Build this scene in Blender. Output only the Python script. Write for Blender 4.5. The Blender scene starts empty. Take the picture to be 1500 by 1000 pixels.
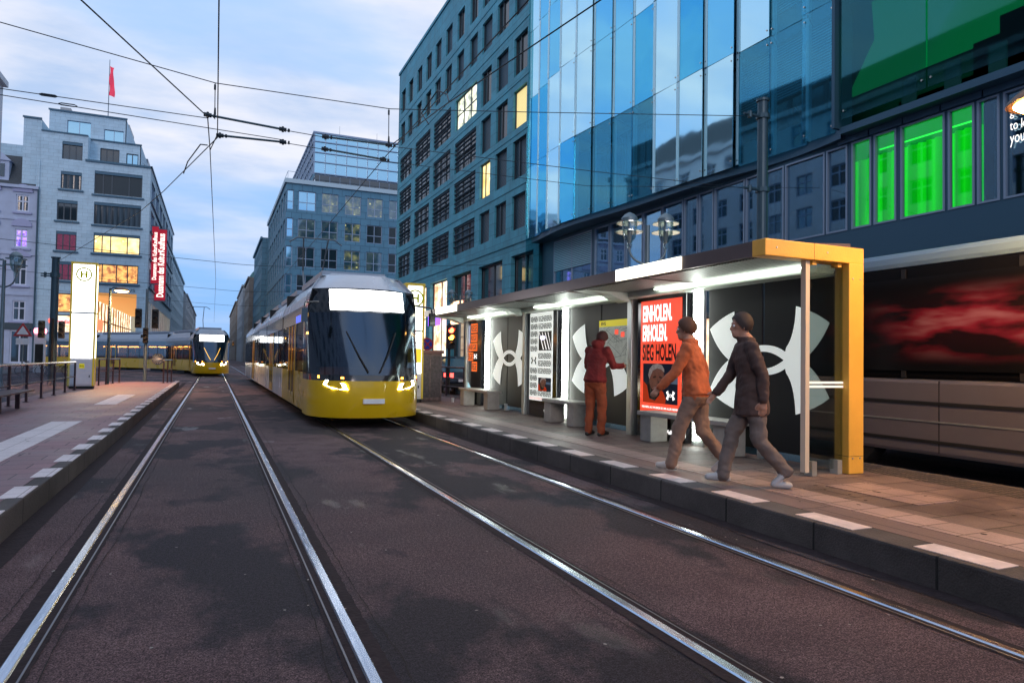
import bpy, bmesh, math, random
from mathutils import Vector, Matrix
random.seed(7)
PI=math.pi
sc=bpy.context.scene
col=sc.collection
# ------------------------------------------------------------------ materials
def new_mat(name):
    m=bpy.data.materials.new(name); m.use_nodes=True
    nt=m.node_tree; nt.nodes.clear()
    out=nt.nodes.new('ShaderNodeOutputMaterial')
    return m,nt,out
def N(nt,t,**k):
    n=nt.nodes.new(t)
    for a,b in k.items():
        if a in n.inputs: n.inputs[a].default_value=b
        else: setattr(n,a,b)
    return n
def c4(c): return (c[0],c[1],c[2],1)
def pmat(name,color,rough=.6,metal=0.,var=0.,scale=4.,bump=0.,bscale=60.,coat=0.,emit=None,estr=0.,spec=.5,stretch=(1,1,1),color2=None,streak=0.):
    """principled with large-scale colour variation and fine bump"""
    m,nt,out=new_mat(name); L=nt.links.new
    p=N(nt,'ShaderNodeBsdfPrincipled'); L(p.outputs[0],out.inputs[0])
    p.inputs['Base Color'].default_value=c4(color); p.inputs['Roughness'].default_value=rough
    p.inputs['Metallic'].default_value=metal; p.inputs['Coat Weight'].default_value=coat
    p.inputs['Specular IOR Level'].default_value=spec
    if emit: p.inputs['Emission Color'].default_value=c4(emit); p.inputs['Emission Strength'].default_value=estr
    tc=N(nt,'ShaderNodeTexCoord'); mp=N(nt,'ShaderNodeMapping'); mp.inputs['Scale'].default_value=stretch
    L(tc.outputs['Object'],mp.inputs[0])
    if var>0:
        n=N(nt,'ShaderNodeTexNoise',Scale=scale,Detail=6.,Roughness=.6); L(mp.outputs[0],n.inputs['Vector'])
        r=N(nt,'ShaderNodeMapRange'); r.inputs[1].default_value=.3; r.inputs[2].default_value=.7
        L(n.outputs[0],r.inputs[0])
        mx=N(nt,'ShaderNodeMix',data_type='RGBA')
        a=[max(0,v*(1-var)) for v in color]; b=[min(1,v*(1+var)) for v in (color2 or color)]
        mx.inputs['A'].default_value=c4(a); mx.inputs['B'].default_value=c4(b)
        L(r.outputs[0],mx.inputs['Factor']); L(mx.outputs['Result'],p.inputs['Base Color'])
        r2=N(nt,'ShaderNodeMapRange'); r2.inputs[3].default_value=max(0,rough-.12); r2.inputs[4].default_value=min(1,rough+.12)
        L(n.outputs[0],r2.inputs[0]); L(r2.outputs[0],p.inputs['Roughness'])
    if bump>0:
        b=N(nt,'ShaderNodeBump',Strength=bump,Distance=.02); n2=N(nt,'ShaderNodeTexNoise',Scale=bscale,Detail=4.)
        L(mp.outputs[0],n2.inputs['Vector']); L(n2.outputs[0],b.inputs['Height']); L(b.outputs[0],p.inputs['Normal'])
    return m
def emat(name,color,strength):
    m,nt,out=new_mat(name); e=N(nt,'ShaderNodeEmission',Strength=strength); e.inputs[0].default_value=c4(color)
    nt.links.new(e.outputs[0],out.inputs[0]); return m
def glassmat(name,tint,gloss,refl,rough=.03,fres=.75,wob=.0,wsc=.6):
    """thin glass sheet: tinted see-through plus mirror, Fresnel blended; refl = minimum mirror share"""
    m,nt,out=new_mat(name); L=nt.links.new
    t=N(nt,'ShaderNodeBsdfTransparent'); t.inputs[0].default_value=c4(tint)
    g=N(nt,'ShaderNodeBsdfGlossy',Roughness=rough); g.inputs[0].default_value=c4(gloss)
    lw=N(nt,'ShaderNodeLayerWeight',Blend=.35)
    mr=N(nt,'ShaderNodeMapRange'); mr.inputs[3].default_value=refl; mr.inputs[4].default_value=fres
    L(lw.outputs['Fresnel'],mr.inputs[0])
    mx=N(nt,'ShaderNodeMixShader'); L(mr.outputs[0],mx.inputs[0]); L(t.outputs[0],mx.inputs[1]); L(g.outputs[0],mx.inputs[2]); L(mx.outputs[0],out.inputs[0])
    if wob>0:
        tc=N(nt,'ShaderNodeTexCoord'); n=N(nt,'ShaderNodeTexNoise',Scale=wsc,Detail=2.); b=N(nt,'ShaderNodeBump',Strength=wob,Distance=.3)
        L(tc.outputs['Object'],n.inputs['Vector']); L(n.outputs[0],b.inputs['Height']); L(b.outputs[0],g.inputs['Normal'])
    return m
def slabmat(name,c1,c2,joint,sx,sy,rough=.65,bump=.3,spec=.4,off=.5,wet=0.,vert=False,mort=.012,grime=.35):
    """stone slabs with joints; object metres. vert: use (horizontal, z) from a wall"""
    m,nt,out=new_mat(name); L=nt.links.new
    p=N(nt,'ShaderNodeBsdfPrincipled',Roughness=rough); p.inputs['Specular IOR Level'].default_value=spec; L(p.outputs[0],out.inputs[0])
    tc=N(nt,'ShaderNodeTexCoord')
    vec=tc.outputs['Object']
    if vert:
        sp=N(nt,'ShaderNodeSeparateXYZ'); cb=N(nt,'ShaderNodeCombineXYZ'); ad=N(nt,'ShaderNodeMath',operation='ADD')
        L(vec,sp.inputs[0]); L(sp.outputs[0],ad.inputs[0]); L(sp.outputs[1],ad.inputs[1]); L(ad.outputs[0],cb.inputs[0]); L(sp.outputs[2],cb.inputs[1]); vec=cb.outputs[0]
    b=N(nt,'ShaderNodeTexBrick'); b.inputs['Scale'].default_value=1; b.inputs['Brick Width'].default_value=sx; b.inputs['Row Height'].default_value=sy
    b.inputs['Mortar Size'].default_value=mort; b.inputs['Color1'].default_value=c4(c1); b.inputs['Color2'].default_value=c4(c2); b.inputs['Mortar'].default_value=c4(joint); b.offset=off
    b.inputs['Mortar Smooth'].default_value=.3
    L(vec,b.inputs['Vector'])
    n=N(nt,'ShaderNodeTexNoise',Scale=.9,Detail=8.,Roughness=.65); L(tc.outputs['Object'],n.inputs['Vector'])
    n3=N(nt,'ShaderNodeTexNoise',Scale=70.,Detail=3.); L(tc.outputs['Object'],n3.inputs['Vector'])
    r=N(nt,'ShaderNodeMapRange'); r.inputs[1].default_value=.3; r.inputs[2].default_value=.72; r.inputs[3].default_value=1-grime; r.inputs[4].default_value=1+grime*.5
    L(n.outputs[0],r.inputs[0])
    r3=N(nt,'ShaderNodeMapRange'); r3.inputs[3].default_value=.75; r3.inputs[4].default_value=1.25; L(n3.outputs[0],r3.inputs[0])
    mu=N(nt,'ShaderNodeMath',operation='MULTIPLY'); L(r.outputs[0],mu.inputs[0]); L(r3.outputs[0],mu.inputs[1])
    hs=N(nt,'ShaderNodeVectorMath',operation='SCALE'); L(b.outputs[0],hs.inputs[0]); L(mu.outputs[0],hs.inputs['Scale']); L(hs.outputs[0],p.inputs['Base Color'])
    rr=N(nt,'ShaderNodeMapRange'); rr.inputs[1].default_value=.35; rr.inputs[2].default_value=.65; rr.inputs[3].default_value=rough-wet; rr.inputs[4].default_value=rough+.1
    L(n.outputs[0],rr.inputs[0]); L(rr.outputs[0],p.inputs['Roughness'])
    bp=N(nt,'ShaderNodeBump',Strength=bump,Distance=.01); iv=N(nt,'ShaderNodeMath',operation='SUBTRACT'); L(n3.outputs[0],iv.inputs[0]); L(b.outputs[1],iv.inputs[1]); L(iv.outputs[0],bp.inputs['Height']); L(bp.outputs[0],p.inputs['Normal'])
    return m
# ------------------------------------------------------------------ mesh builder
class MB:
    def __init__(s): s.v=[]; s.f=[]; s.m=[]
    def add(s,vs,fs,mi=0):
        b=len(s.v); s.v+= [tuple(v) for v in vs]
        for f in fs: s.f.append([b+i for i in f]); s.m.append(mi)
        return s
    def box(s,x0,x1,y0,y1,z0,z1,mi=0,T=None):
        vs=[(x,y,z) for x in (x0,x1) for y in (y0,y1) for z in (z0,z1)]
        if T: vs=[T(*v) for v in vs]
        return s.add(vs,[(0,1,3,2),(4,6,7,5),(0,4,5,1),(2,3,7,6),(0,2,6,4),(1,5,7,3)],mi)
    def bevbox(s,x0,x1,y0,y1,z0,z1,b=.02,mi=0):
        bm=bmesh.new(); bmesh.ops.create_cube(bm,size=1)
        for v in bm.verts: v.co=Vector(((x0+x1)/2+v.co.x*(x1-x0),(y0+y1)/2+v.co.y*(y1-y0),(z0+z1)/2+v.co.z*(z1-z0)))
        bmesh.ops.bevel(bm,geom=bm.edges[:],offset=b,segments=2,affect='EDGES',profile=.6)
        bm.verts.ensure_lookup_table(); idx={v:i for i,v in enumerate(bm.verts)}
        s.add([v.co for v in bm.verts],[[idx[v] for v in f.verts] for f in bm.faces],mi); bm.free(); return s
    def prism(s,pts,a0,a1,P,mi=0):
        """pts 2D polygon (u,v); P(u,v,w) -> world; extruded w a0..a1"""
        n=len(pts); vs=[P(u,v,a0) for u,v in pts]+[P(u,v,a1) for u,v in pts]
        fs=[list(range(n))[::-1],list(range(n,2*n))]+[(i,(i+1)%n,n+(i+1)%n,n+i) for i in range(n)]
        return s.add(vs,fs,mi)
    def cyl(s,p0,p1,r0,r1=None,n=12,mi=0):
        r1=r0 if r1 is None else r1
        p0=Vector(p0);p1=Vector(p1); d=(p1-p0).normalized(); a=d.orthogonal().normalized(); b=d.cross(a)
        vs=[]
        for p,r in ((p0,r0),(p1,r1)):
            for i in range(n):
                t=2*PI*i/n; vs.append(p+a*math.cos(t)*r+b*math.sin(t)*r)
        return s.add(vs,[(i,(i+1)%n,n+(i+1)%n,n+i) for i in range(n)]+[list(range(n))[::-1],list(range(n,2*n))],mi)
    def tube(s,path,r,n=8,mi=0):
        path=[Vector(p) for p in path]; vs=[]; k=len(path); up=None
        for i,p in enumerate(path):
            d=(path[min(i+1,k-1)]-path[max(i-1,0)]).normalized()
            if up is None: up=d.orthogonal().normalized()
            a=(up-d*up.dot(d)).normalized(); up=a; b=d.cross(a)
            rr=r[i] if isinstance(r,(list,tuple)) else r
            for j in range(n):
                t=2*PI*j/n; vs.append(p+a*math.cos(t)*rr+b*math.sin(t)*rr)
        fs=[(i*n+j,i*n+(j+1)%n,(i+1)*n+(j+1)%n,(i+1)*n+j) for i in range(k-1) for j in range(n)]
        fs+=[list(range(n))[::-1],list(range((k-1)*n,k*n))]
        return s.add(vs,fs,mi)
    def lathe(s,prof,c,n=20,mi=0):
        c=Vector(c); vs=[]
        for r,z in prof:
            for j in range(n): vs.append((c.x+r*math.cos(2*PI*j/n),c.y+r*math.sin(2*PI*j/n),c.z+z))
        k=len(prof)
        return s.add(vs,[(i*n+j,i*n+(j+1)%n,(i+1)*n+(j+1)%n,(i+1)*n+j) for i in range(k-1) for j in range(n)]+[list(range(n))[::-1],list(range((k-1)*n,k*n))],mi)
    def xf(s,M): s.v=[tuple(M@Vector(v)) for v in s.v]; return s
    def build(s,name,mats,parent=None,smooth=False):
        me=bpy.data.meshes.new(name); me.from_pydata([tuple(v) for v in s.v],[],s.f)
        if not isinstance(mats,(list,tuple)): mats=[mats]
        for m in mats: me.materials.append(m)
        if len(mats)>1: me.polygons.foreach_set('material_index',s.m)
        if smooth:
            for p in me.polygons: p.use_smooth=True
        bm=bmesh.new(); bm.from_mesh(me); bmesh.ops.recalc_face_normals(bm,faces=bm.faces[:]); bm.to_mesh(me); bm.free()
        if smooth:
            try: me.set_sharp_from_angle(angle=math.radians(38))
            except Exception: pass
        return link(name,me,parent)
def wloc(o):
    p=Vector(o.location)
    while o.parent: o=o.parent; p+=Vector(o.location)
    return p
def link(name,me,parent=None):
    o=bpy.data.objects.new(name,me); col.objects.link(o)
    if parent is not None: o.parent=parent; o.location=-wloc(parent)
    return o
def tag(o,label=None,cat=None,group=None,kind=None):
    if label: o['label']=label
    if cat: o['category']=cat
    if group: o['group']=group
    if kind: o['kind']=kind
    return o
def thing(name,loc,label,cat,group=None):
    o=bpy.data.objects.new(name,None); col.objects.link(o); o.location=loc; o.empty_display_size=.3
    return tag(o,label,cat,group)
def kids(o): return [c for c in bpy.data.objects if c.parent==o]
def dup(root,delta,label=None):
    r=root.copy(); col.objects.link(r); r.location=Vector(root.location)+Vector(delta)
    if label: r['label']=label
    def rec(a,b):
        for ch in kids(a):
            c=ch.copy(); col.objects.link(c); c.parent=b; rec(ch,c)
    rec(root,r); return r
FONT=bpy.data.fonts.load('<builtin>') if not bpy.data.fonts else bpy.data.fonts[0]
def text(s,name,P,u0,u1,v0,v1,mat,parent,bold=.0,th=.004,w=0.,upright=True,keep=False,line=1.0):
    """lettering fitted in the rectangle u0..u1, v0..v1 of plane map P(u,v,w)"""
    cu=bpy.data.curves.new('t','FONT'); cu.body=s; cu.font=FONT; cu.size=1; cu.offset=bold; cu.resolution_u=3; cu.space_line=line
    ob=bpy.data.objects.new('t',cu); col.objects.link(ob); bpy.context.view_layer.update()
    me=bpy.data.meshes.new_from_object(ob.evaluated_get(bpy.context.evaluated_depsgraph_get()))
    bpy.data.objects.remove(ob); bpy.data.curves.remove(cu)
    xs=[v.co.x for v in me.vertices]; ys=[v.co.y for v in me.vertices]
    x0,x1,y0,y1=min(xs),max(xs),min(ys),max(ys); sx=(u1-u0)/(x1-x0); sy=(v1-v0)/(y1-y0)
    if keep: sx=sy=min(sx,sy)
    mb=MB()
    fr=[P(u0+(v.co.x-x0)*sx,v0+(v.co.y-y0)*sy,w) for v in me.vertices]
    mb.add(fr,[list(p.vertices) for p in me.polygons])
    bpy.data.meshes.remove(me)
    me=bpy.data.meshes.new(name); me.from_pydata([tuple(v) for v in mb.v],[],mb.f); me.materials.append(mat)
    return link(name,me,parent)
# ------------------------------------------------------------------ facades
def facade(mb,T,u0,u1,v0,v1,ops,depth,mi=0):
    """wall sheet with real openings (u0,u1,v0,v1) and reveals going `depth` inward (w)"""
    us=sorted({u0,u1,*[o[0] for o in ops],*[o[1] for o in ops]}); vs=sorted({v0,v1,*[o[2] for o in ops],*[o[3] for o in ops]})
    us=[u for u in us if u0-1e-6<=u<=u1+1e-6]; vs=[v for v in vs if v0-1e-6<=v<=v1+1e-6]
    for i in range(len(us)-1):
        run=None
        for j in range(len(vs)-1):
            cu,cv=(us[i]+us[i+1])/2,(vs[j]+vs[j+1])/2
            solid=not any(o[0]<cu<o[1] and o[2]<cv<o[3] for o in ops)
            if solid:
                if run is None: run=vs[j]
            if (not solid or j==len(vs)-2) and run is not None:
                top=vs[j+1] if solid else vs[j]
                mb.add([T(us[i],run,0),T(us[i+1],run,0),T(us[i+1],top,0),T(us[i],top,0)],[(0,1,2,3)],mi); run=None
    for a,b,c,d in ops:
        for p,q in (((a,c),(b,c)),((b,c),(b,d)),((b,d),(a,d)),((a,d),(a,c))):
            mb.add([T(p[0],p[1],0),T(q[0],q[1],0),T(q[0],q[1],depth),T(p[0],p[1],depth)],[(0,1,2,3)],mi)
WR=random.Random(11)
def window(T,o,parent,mf,mg,depth=.3,mull=(.5,),trans=(),fw=.06,name='window'):
    a,b,c,d=o; m=MB(); w0=depth-.12; w1=depth-.02
    for q in ((a,a+fw,c,d),(b-fw,b,c,d),(a+fw,b-fw,c,c+fw),(a+fw,b-fw,d-fw,d)): m.box(q[0],q[1],q[2],q[3],w0,w1,T=T)
    for t in mull:
        u=a+(b-a)*t; m.box(u-fw/2,u+fw/2,c+fw,d-fw,w0+.003,w1-.003,T=T)
    for t in trans:
        v=c+(d-c)*t; m.box(a+fw,b-fw,v-fw/2,v+fw/2,w0+.006,w1-.006,T=T)
    f=m.build(name,mf,parent)
    if mg is M['dkglass'] and name=='window':
        mg=WR.choice((mg,mg,M['curtained'],M['dimroom'],M['dkglass2']))
    g=MB(); g.box(a+.01,b-.01,c+.01,d-.01,depth-.05,depth-.035,T=T); g.build('pane',mg,f)
    return f
def inset(ops,e=.0): return ops
# ------------------------------------------------------------------ palette
M={}
M['rail']=pmat('rail_steel',(.56,.60,.68),.24,1.,var=.15,scale=6,stretch=(8,.5,1))
M['railside']=pmat('rail_rust',(.10,.07,.055),.6,.5,var=.3,scale=8)
M['kerb']=slabmat('kerb_concrete',(.085,.075,.075),(.10,.088,.085),(.02,.02,.02),40,1.0,rough=.75,bump=.6,off=0,mort=.012,grime=.65)
M['marker']=pmat('marker_slab',(.62,.52,.50),.6,var=.18,scale=9,bump=.15)
M['white_tact']=slabmat('tactile_white',(.72,.66,.68),(.66,.6,.62),(.35,.3,.3),.3,.3,rough=.55,bump=.4,off=0,mort=.006,grime=.15)
M['slab']=slabmat('paving_slab',(.20,.145,.13),(.145,.105,.10),(.05,.036,.034),.62,.42,rough=.6,bump=.6,wet=.2,grime=.6)
M['slab2']=slabmat('tactile_strip',(.36,.26,.24),(.33,.24,.22),(.15,.1,.09),.3,.3,rough=.55,bump=.6,off=0,mort=.01,wet=.1)
M['slab3']=slabmat('fine_paving',(.175,.12,.115),(.16,.11,.105),(.07,.05,.05),.32,2.2,rough=.62,bump=.3,off=.5,wet=.18)
M['slabL']=slabmat('left_paving',(.235,.135,.152),(.275,.16,.178),(.05,.036,.042),.6,.35,rough=.6,bump=.4,wet=.15,mort=.008)
M['sidewalk']=slabmat('sidewalk_paving',(.15,.13,.13),(.13,.115,.115),(.05,.045,.045),.6,.6,rough=.65,bump=.3,wet=.15)
M['cobble']=slabmat('cobbles',(.16,.12,.10),(.10,.08,.07),(.03,.025,.02),.085,.085,rough=.6,bump=.9,mort=.02)
M['seal']=pmat('bitumen_seal',(.030,.022,.024),.85,var=.4,scale=12,bump=.4,bscale=40,spec=.15)
def asphalt():
    m,nt,out=new_mat('asphalt'); L=nt.links.new
    p=N(nt,'ShaderNodeBsdfPrincipled'); L(p.outputs[0],out.inputs[0]); tc=N(nt,'ShaderNodeTexCoord')
    def noise(s,d=6.,r=.6,sc_=(1,1,1)):
        mp=N(nt,'ShaderNodeMapping'); mp.inputs['Scale'].default_value=sc_; L(tc.outputs['Object'],mp.inputs[0])
        n=N(nt,'ShaderNodeTexNoise',Scale=s,Detail=d,Roughness=r); L(mp.outputs[0],n.inputs['Vector']); return n.outputs[0]
    def rng(i,a,b,c,d,sm=True):
        r=N(nt,'ShaderNodeMapRange'); r.interpolation_type='SMOOTHSTEP' if sm else 'LINEAR'
        for k,v in enumerate((a,b,c,d)): r.inputs[k+1].default_value=v
        L(i,r.inputs[0]); return r.outputs[0]
    def mixc(f,a,b):
        x=N(nt,'ShaderNodeMix',data_type='RGBA')
        for k,v in (('A',a),('B',b)):
            if isinstance(v,tuple): x.inputs[k].default_value=c4(v)
            else: L(v,x.inputs[k])
        L(f,x.inputs['Factor']); return x.outputs['Result']
    blot=rng(noise(.50,6.,.6,(1,.62,1)),.485,.545,0,1)     # damp stained patches
    blot2=rng(noise(.19,3.,.5),.42,.62,0,1)
    tone=rng(noise(1.7,8.,.7),.3,.7,0,1)
    gr=noise(110.,3.,.85); gr2=noise(38.,4.,.8)
    base=mixc(tone,(.100,.062,.068),(.160,.106,.113))
    stained=mixc(blot,base,(.026,.021,.030))
    st2=mixc(blot2,stained,mixc(blot,(.080,.062,.070),(.030,.026,.034)))
    gs=rng(gr,.40,.62,.15,2.3,False); g2=rng(gr2,.38,.62,.55,1.5,False)
    mu=N(nt,'ShaderNodeMath',operation='MULTIPLY'); L(gs,mu.inputs[0]); L(g2,mu.inputs[1])
    sca=N(nt,'ShaderNodeVectorMath',operation='SCALE'); L(st2,sca.inputs[0]); L(mu.outputs[0],sca.inputs['Scale']); L(sca.outputs[0],p.inputs['Base Color'])
    wet=rng(noise(.9,4.,.6,(1.3,.5,1)),.60,.68,0,1)
    rg=N(nt,'ShaderNodeMath',operation='SUBTRACT'); L(rng(blot,0,1,.82,.72),rg.inputs[0]); sc2=N(nt,'ShaderNodeMath',operation='MULTIPLY'); sc2.inputs[1].default_value=.38; L(wet,sc2.inputs[0]); L(sc2.outputs[0],rg.inputs[1]); L(rg.outputs[0],p.inputs['Roughness']); p.inputs['Specular IOR Level'].default_value=.30
    ad=N(nt,'ShaderNodeMath',operation='ADD'); L(gr,ad.inputs[0]); L(gr2,ad.inputs[1])
    b=N(nt,'ShaderNodeBump',Strength=1.,Distance=.02); L(ad.outputs[0],b.inputs['Height']); L(b.outputs[0],p.inputs['Normal'])
    return m
M['asphalt']=asphalt()
M['patch']=pmat('asphalt_patch',(.10,.068,.068),.6,var=.35,scale=3,bump=.5,bscale=220)
M['damp']=pmat('damp_asphalt',(.05,.042,.052),.22,var=.3,scale=5,bump=.35,bscale=160,spec=.7)
M['stone']=slabmat('facade_stone',(.085,.35,.46),(.065,.30,.40),(.025,.10,.135),1.35,.72,rough=.6,bump=.15,vert=True,mort=.012,grime=.3)
M['lstone']=slabmat('light_facade_stone',(.50,.66,.76),(.45,.61,.71),(.24,.34,.42),1.1,.45,rough=.7,bump=.1,vert=True,mort=.012,grime=.15)
M['cstone']=slabmat('grey_facade_stone',(.10,.25,.36),(.085,.225,.33),(.03,.08,.13),1.4,1.0,rough=.6,bump=.1,vert=True,mort=.03,grime=.15)
M['lilac']=pmat('lilac_stucco',(.42,.48,.62),.8,var=.1,scale=1)
M['cream']=pmat('pale_stucco',(.42,.46,.5),.8,var=.12,scale=.6)
M['ochre']=pmat('old_sandstone',(.30,.27,.24),.8,var=.2,scale=1)
M['roofgreen']=pmat('copper_roof',(.12,.30,.33),.6,var=.2)
M['slate']=pmat('slate_roof',(.04,.05,.06),.6,var=.4,scale=6)
M['frame']=pmat('window_frame',(.035,.055,.075),.4,.3)
M['framel']=pmat('pale_window_frame',(.26,.34,.46),.4,.3)
M['framew']=pmat('white_window_frame',(.55,.6,.72),.5)
M['metalg']=pmat('grey_metal',(.16,.19,.22),.4,.8,var=.1)
M['cornice']=pmat('cornice_metal',(.045,.11,.17),.5,.4)
M['dkglass']=pmat('dark_window_glass',(.010,.022,.032),.06,0,spec=1,coat=.8)
M['dkglass2']=pmat('dark_tinted_glass',(.008,.018,.024),.16,0,spec=.55)
M['skyglass']=pmat('bright_reflecting_glass',(.35,.62,.8),.05,.9)
M['louver']=pmat('louver_metal',(.035,.085,.125),.5,.5,var=.2,scale=3)
def stripes(name,ca,cb,freq,axis='Z',rough=.4,metal=.4,vertline=0,em=0.):
    m,nt,out=new_mat(name); L=nt.links.new; p=N(nt,'ShaderNodeBsdfPrincipled',Roughness=rough,Metallic=metal); L(p.outputs[0],out.inputs[0])
    tc=N(nt,'ShaderNodeTexCoord'); w=N(nt,'ShaderNodeTexWave',Scale=freq,Distortion=0.); w.bands_direction=axis; w.wave_profile='SIN'
    L(tc.outputs['Object'],w.inputs['Vector'])
    mx=N(nt,'ShaderNodeMix',data_type='RGBA'); mx.inputs['A'].default_value=c4(ca); mx.inputs['B'].default_value=c4(cb); L(w.outputs[0],mx.inputs['Factor']); L(mx.outputs['Result'],p.inputs['Base Color'])
    if em>0: L(mx.outputs['Result'],p.inputs['Emission Color']); p.inputs['Emission Strength'].default_value=em
    b=N(nt,'ShaderNodeBump',Strength=.8,Distance=.02); L(w.outputs[0],b.inputs['Height']); L(b.outputs[0],p.inputs['Normal'])
    return m
M['blind']=stripes('venetian_blind',(.06,.14,.19),(.32,.58,.70),3.6)
M['blindd']=stripes('dark_blind',(.008,.022,.035),(.045,.10,.14),3.6)
M['blindlit']=stripes('lit_blind',(.42,.33,.12),(.75,.62,.28),3.6,rough=.6,metal=0,em=.9)
M['curtain']=stripes('green_lit_curtain',(.0,.45,.005),(.005,.80,.01),.75,'Y',rough=.8,metal=0,em=.62)
M['whitecurt']=stripes('pale_curtain',(.10,.2,.26),(.26,.42,.5),1.5,'Y',rough=.8,metal=0)
M['pane_b']=glassmat('facade_glass_bright',(.35,.80,1.0),(.58,.90,1.0),.86,.04,.98,.05,.35)
M['pane_b2']=glassmat('facade_glass_pale',(.30,.80,1.0),(.24,.72,1.0),.74,.04,.97,.05,.35)
M['pane_m']=glassmat('facade_glass_blue',(.22,.70,.95),(.13,.66,1.0),.62,.03,.95,.08,.5)
M['pane_c']=glassmat('facade_glass_clear',(.55,.85,.92),(.30,.70,.82),.12,.03,.50)
M['pane_g']=glassmat('facade_glass_plain',(.55,.8,.82),(.25,.5,.55),.05,.03,.35)
M['shopglass']=glassmat('shop_front_glass',(.7,.82,.86),(.50,.75,.92),.24,.02,.7)
M['greenem']=emat('green_lit_ceiling',(.0,.42,.03),.7)
M['greenbright']=emat('green_light_strip',(.02,1,.05),1.6)
M['roomdark']=pmat('dark_interior',(.03,.045,.055),.9)
M['roombrown']=pmat('brown_interior',(.06,.028,.018),.8)
M['alu']=pmat('brushed_aluminium',(.55,.58,.56),.35,.7,var=.08)
M['white']=pmat('white_paint',(.85,.85,.87),.4,var=.06)
M['canopy']=pmat('canopy_fascia',(.14,.105,.105),.38,.5,var=.08,scale=3)
M['lining']=slabmat('canopy_lining',(.17,.20,.19),(.20,.23,.22),(.07,.08,.08),.16,.05,rough=.4,bump=.3,mort=.012)
M['beam']=pmat('pale_beam',(.50,.55,.50),.4,.3)
M['endwood']=pmat('yellow_end_frame',(.80,.44,.07),.42,var=.10,scale=2,stretch=(1,1,1),bump=.15,bscale=40)
M['panel']=pmat('black_shelter_panel',(.012,.0125,.013),.40,.2,var=.15,scale=1.2)
M['pblack']=pmat('poster_case_black',(.008,.008,.01),.15,spec=.7)
M['logo']=pmat('logo_white_glow',(.88,.90,.88),.5,emit=(.85,.92,.88),estr=.30)  # white print with a slight glow painted in, though it is no lamp
M['tube']=emat('fluorescent_tube',(.93,1,.92),22)
M['fasciaLamp']=emat('fascia_lamp',(1,.97,.78),2.4)
M['bench']=pmat('bench_concrete',(.36,.34,.31),.6,var=.12,scale=8,bump=.2)
M['posteror']=pmat('poster_red',(.75,.07,.035),.4,emit=(.85,.07,.03),estr=.65)
M['posterw']=pmat('poster_white',(.75,.75,.75),.4,emit=(.8,.85,.8),estr=.55)
M['ink']=pmat('poster_ink',(.008,.008,.008),.5)
M['inkw']=emat('poster_lettering_white',(1,.97,.95),1.1)
M['photo']=pmat('poster_photo_night',(.004,.006,.012),.5,emit=(.006,.012,.03),estr=.3,spec=.2)
M['face']=pmat('poster_photo_face',(.09,.035,.025),.5,emit=(.16,.06,.04),estr=.3,var=.5,scale=14)
M['faced']=pmat('poster_photo_shade',(.02,.01,.01),.5)
M['facel']=pmat('poster_photo_hair',(.35,.3,.28),.5,emit=(.3,.26,.25),estr=.2,var=.4,scale=30)
M['shirt']=emat('poster_photo_orange',(.55,.05,.015),.4)
M['map']=pmat('map_sheet',(.34,.36,.33),.35,var=.25,scale=9,emit=(.5,.55,.5),estr=.15)
M['mapline']=pmat('map_lines',(.12,.14,.13),.5)
M['yellow']=pmat('signal_yellow',(.75,.62,.01),.4,emit=(.75,.65,.02),estr=.25)
M['hyellow']=pmat('stele_yellow_frame',(.62,.45,.03),.4,emit=(.7,.5,.05),estr=.12)
M['hlight']=emat('stele_light_panel',(1,.99,.92),2.6)
M['hlight2']=emat('stele_light_warm',(1,.93,.62),2.2)
M['hgreen']=emat('stele_symbol_green',(.30,.32,.0),.55)
M['post']=pmat('dark_post',(.05,.025,.03),.4,.4)
M['mast']=pmat('mast_blue_grey',(.045,.09,.12),.45,.3,var=.1)
M['polegrey']=pmat('pole_grey',(.16,.22,.25),.45,.4)
M['chrome']=pmat('rail_chrome',(.6,.55,.5),.22,1.)
M['wire']=pmat('wire',(.02,.035,.05),.5,.3)
M['rod']=pmat('insulator_rod',(.05,.10,.13),.4,.3)
M['sodium']=emat('sodium_lamp',(1,.55,.13),60)
M['sodium2']=emat('sodium_lamp_far',(1,.62,.2),30)
M['lampcap']=pmat('lamp_cap',(.25,.12,.06),.4,.3)
M['lampglass']=glassmat('lantern_glass',(.75,.85,.85),(.8,.9,.95),.2,.1,.7)
M['tramyellow']=pmat('tram_yellow',(.80,.50,.005),.30,var=.05,scale=1,coat=.5)
M['tramwhite']=pmat('tram_white',(.62,.66,.72),.25,var=.06,scale=1,coat=.4)
M['tramgrey']=pmat('tram_roof_grey',(.34,.40,.48),.35,var=.06)
M['tramblack']=pmat('tram_black',(.010,.012,.016),.12,spec=.8,coat=.6)
M['rubber']=pmat('rubber',(.012,.012,.012),.6)
M['tramglass']=glassmat('tram_side_glass',(.62,.55,.5),(.7,.78,.85),.06,.03,.45)
M['windsh']=glassmat('tram_windshield',(.20,.24,.30),(.50,.64,.82),.14,.13,.6)
M['warm']=emat('warm_ceiling_light',(1,.42,.08),16)
M['disp']=emat('destination_display',(1,1,1),5)
M['head']=emat('headlight',(1,.93,.75),30)
M['amber']=emat('amber_marker',(1,.30,.03),12)
M['red']=emat('red_signal_light',(1,.05,.02),16)
M['redsoft']=emat('red_tail_strip',(1,.05,.04),5)
M['seat']=pmat('tram_seat',(.10,.045,.03),.8)
M['bluescreen']=emat('blue_info_screen',(.10,.14,.8),1.2)
M['bus_g']=pmat('bus_grey',(.15,.14,.16),.35,.2,var=.1,scale=1)
M['bus_r']=pmat('bus_roof_white',(.22,.36,.5),.35)
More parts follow.
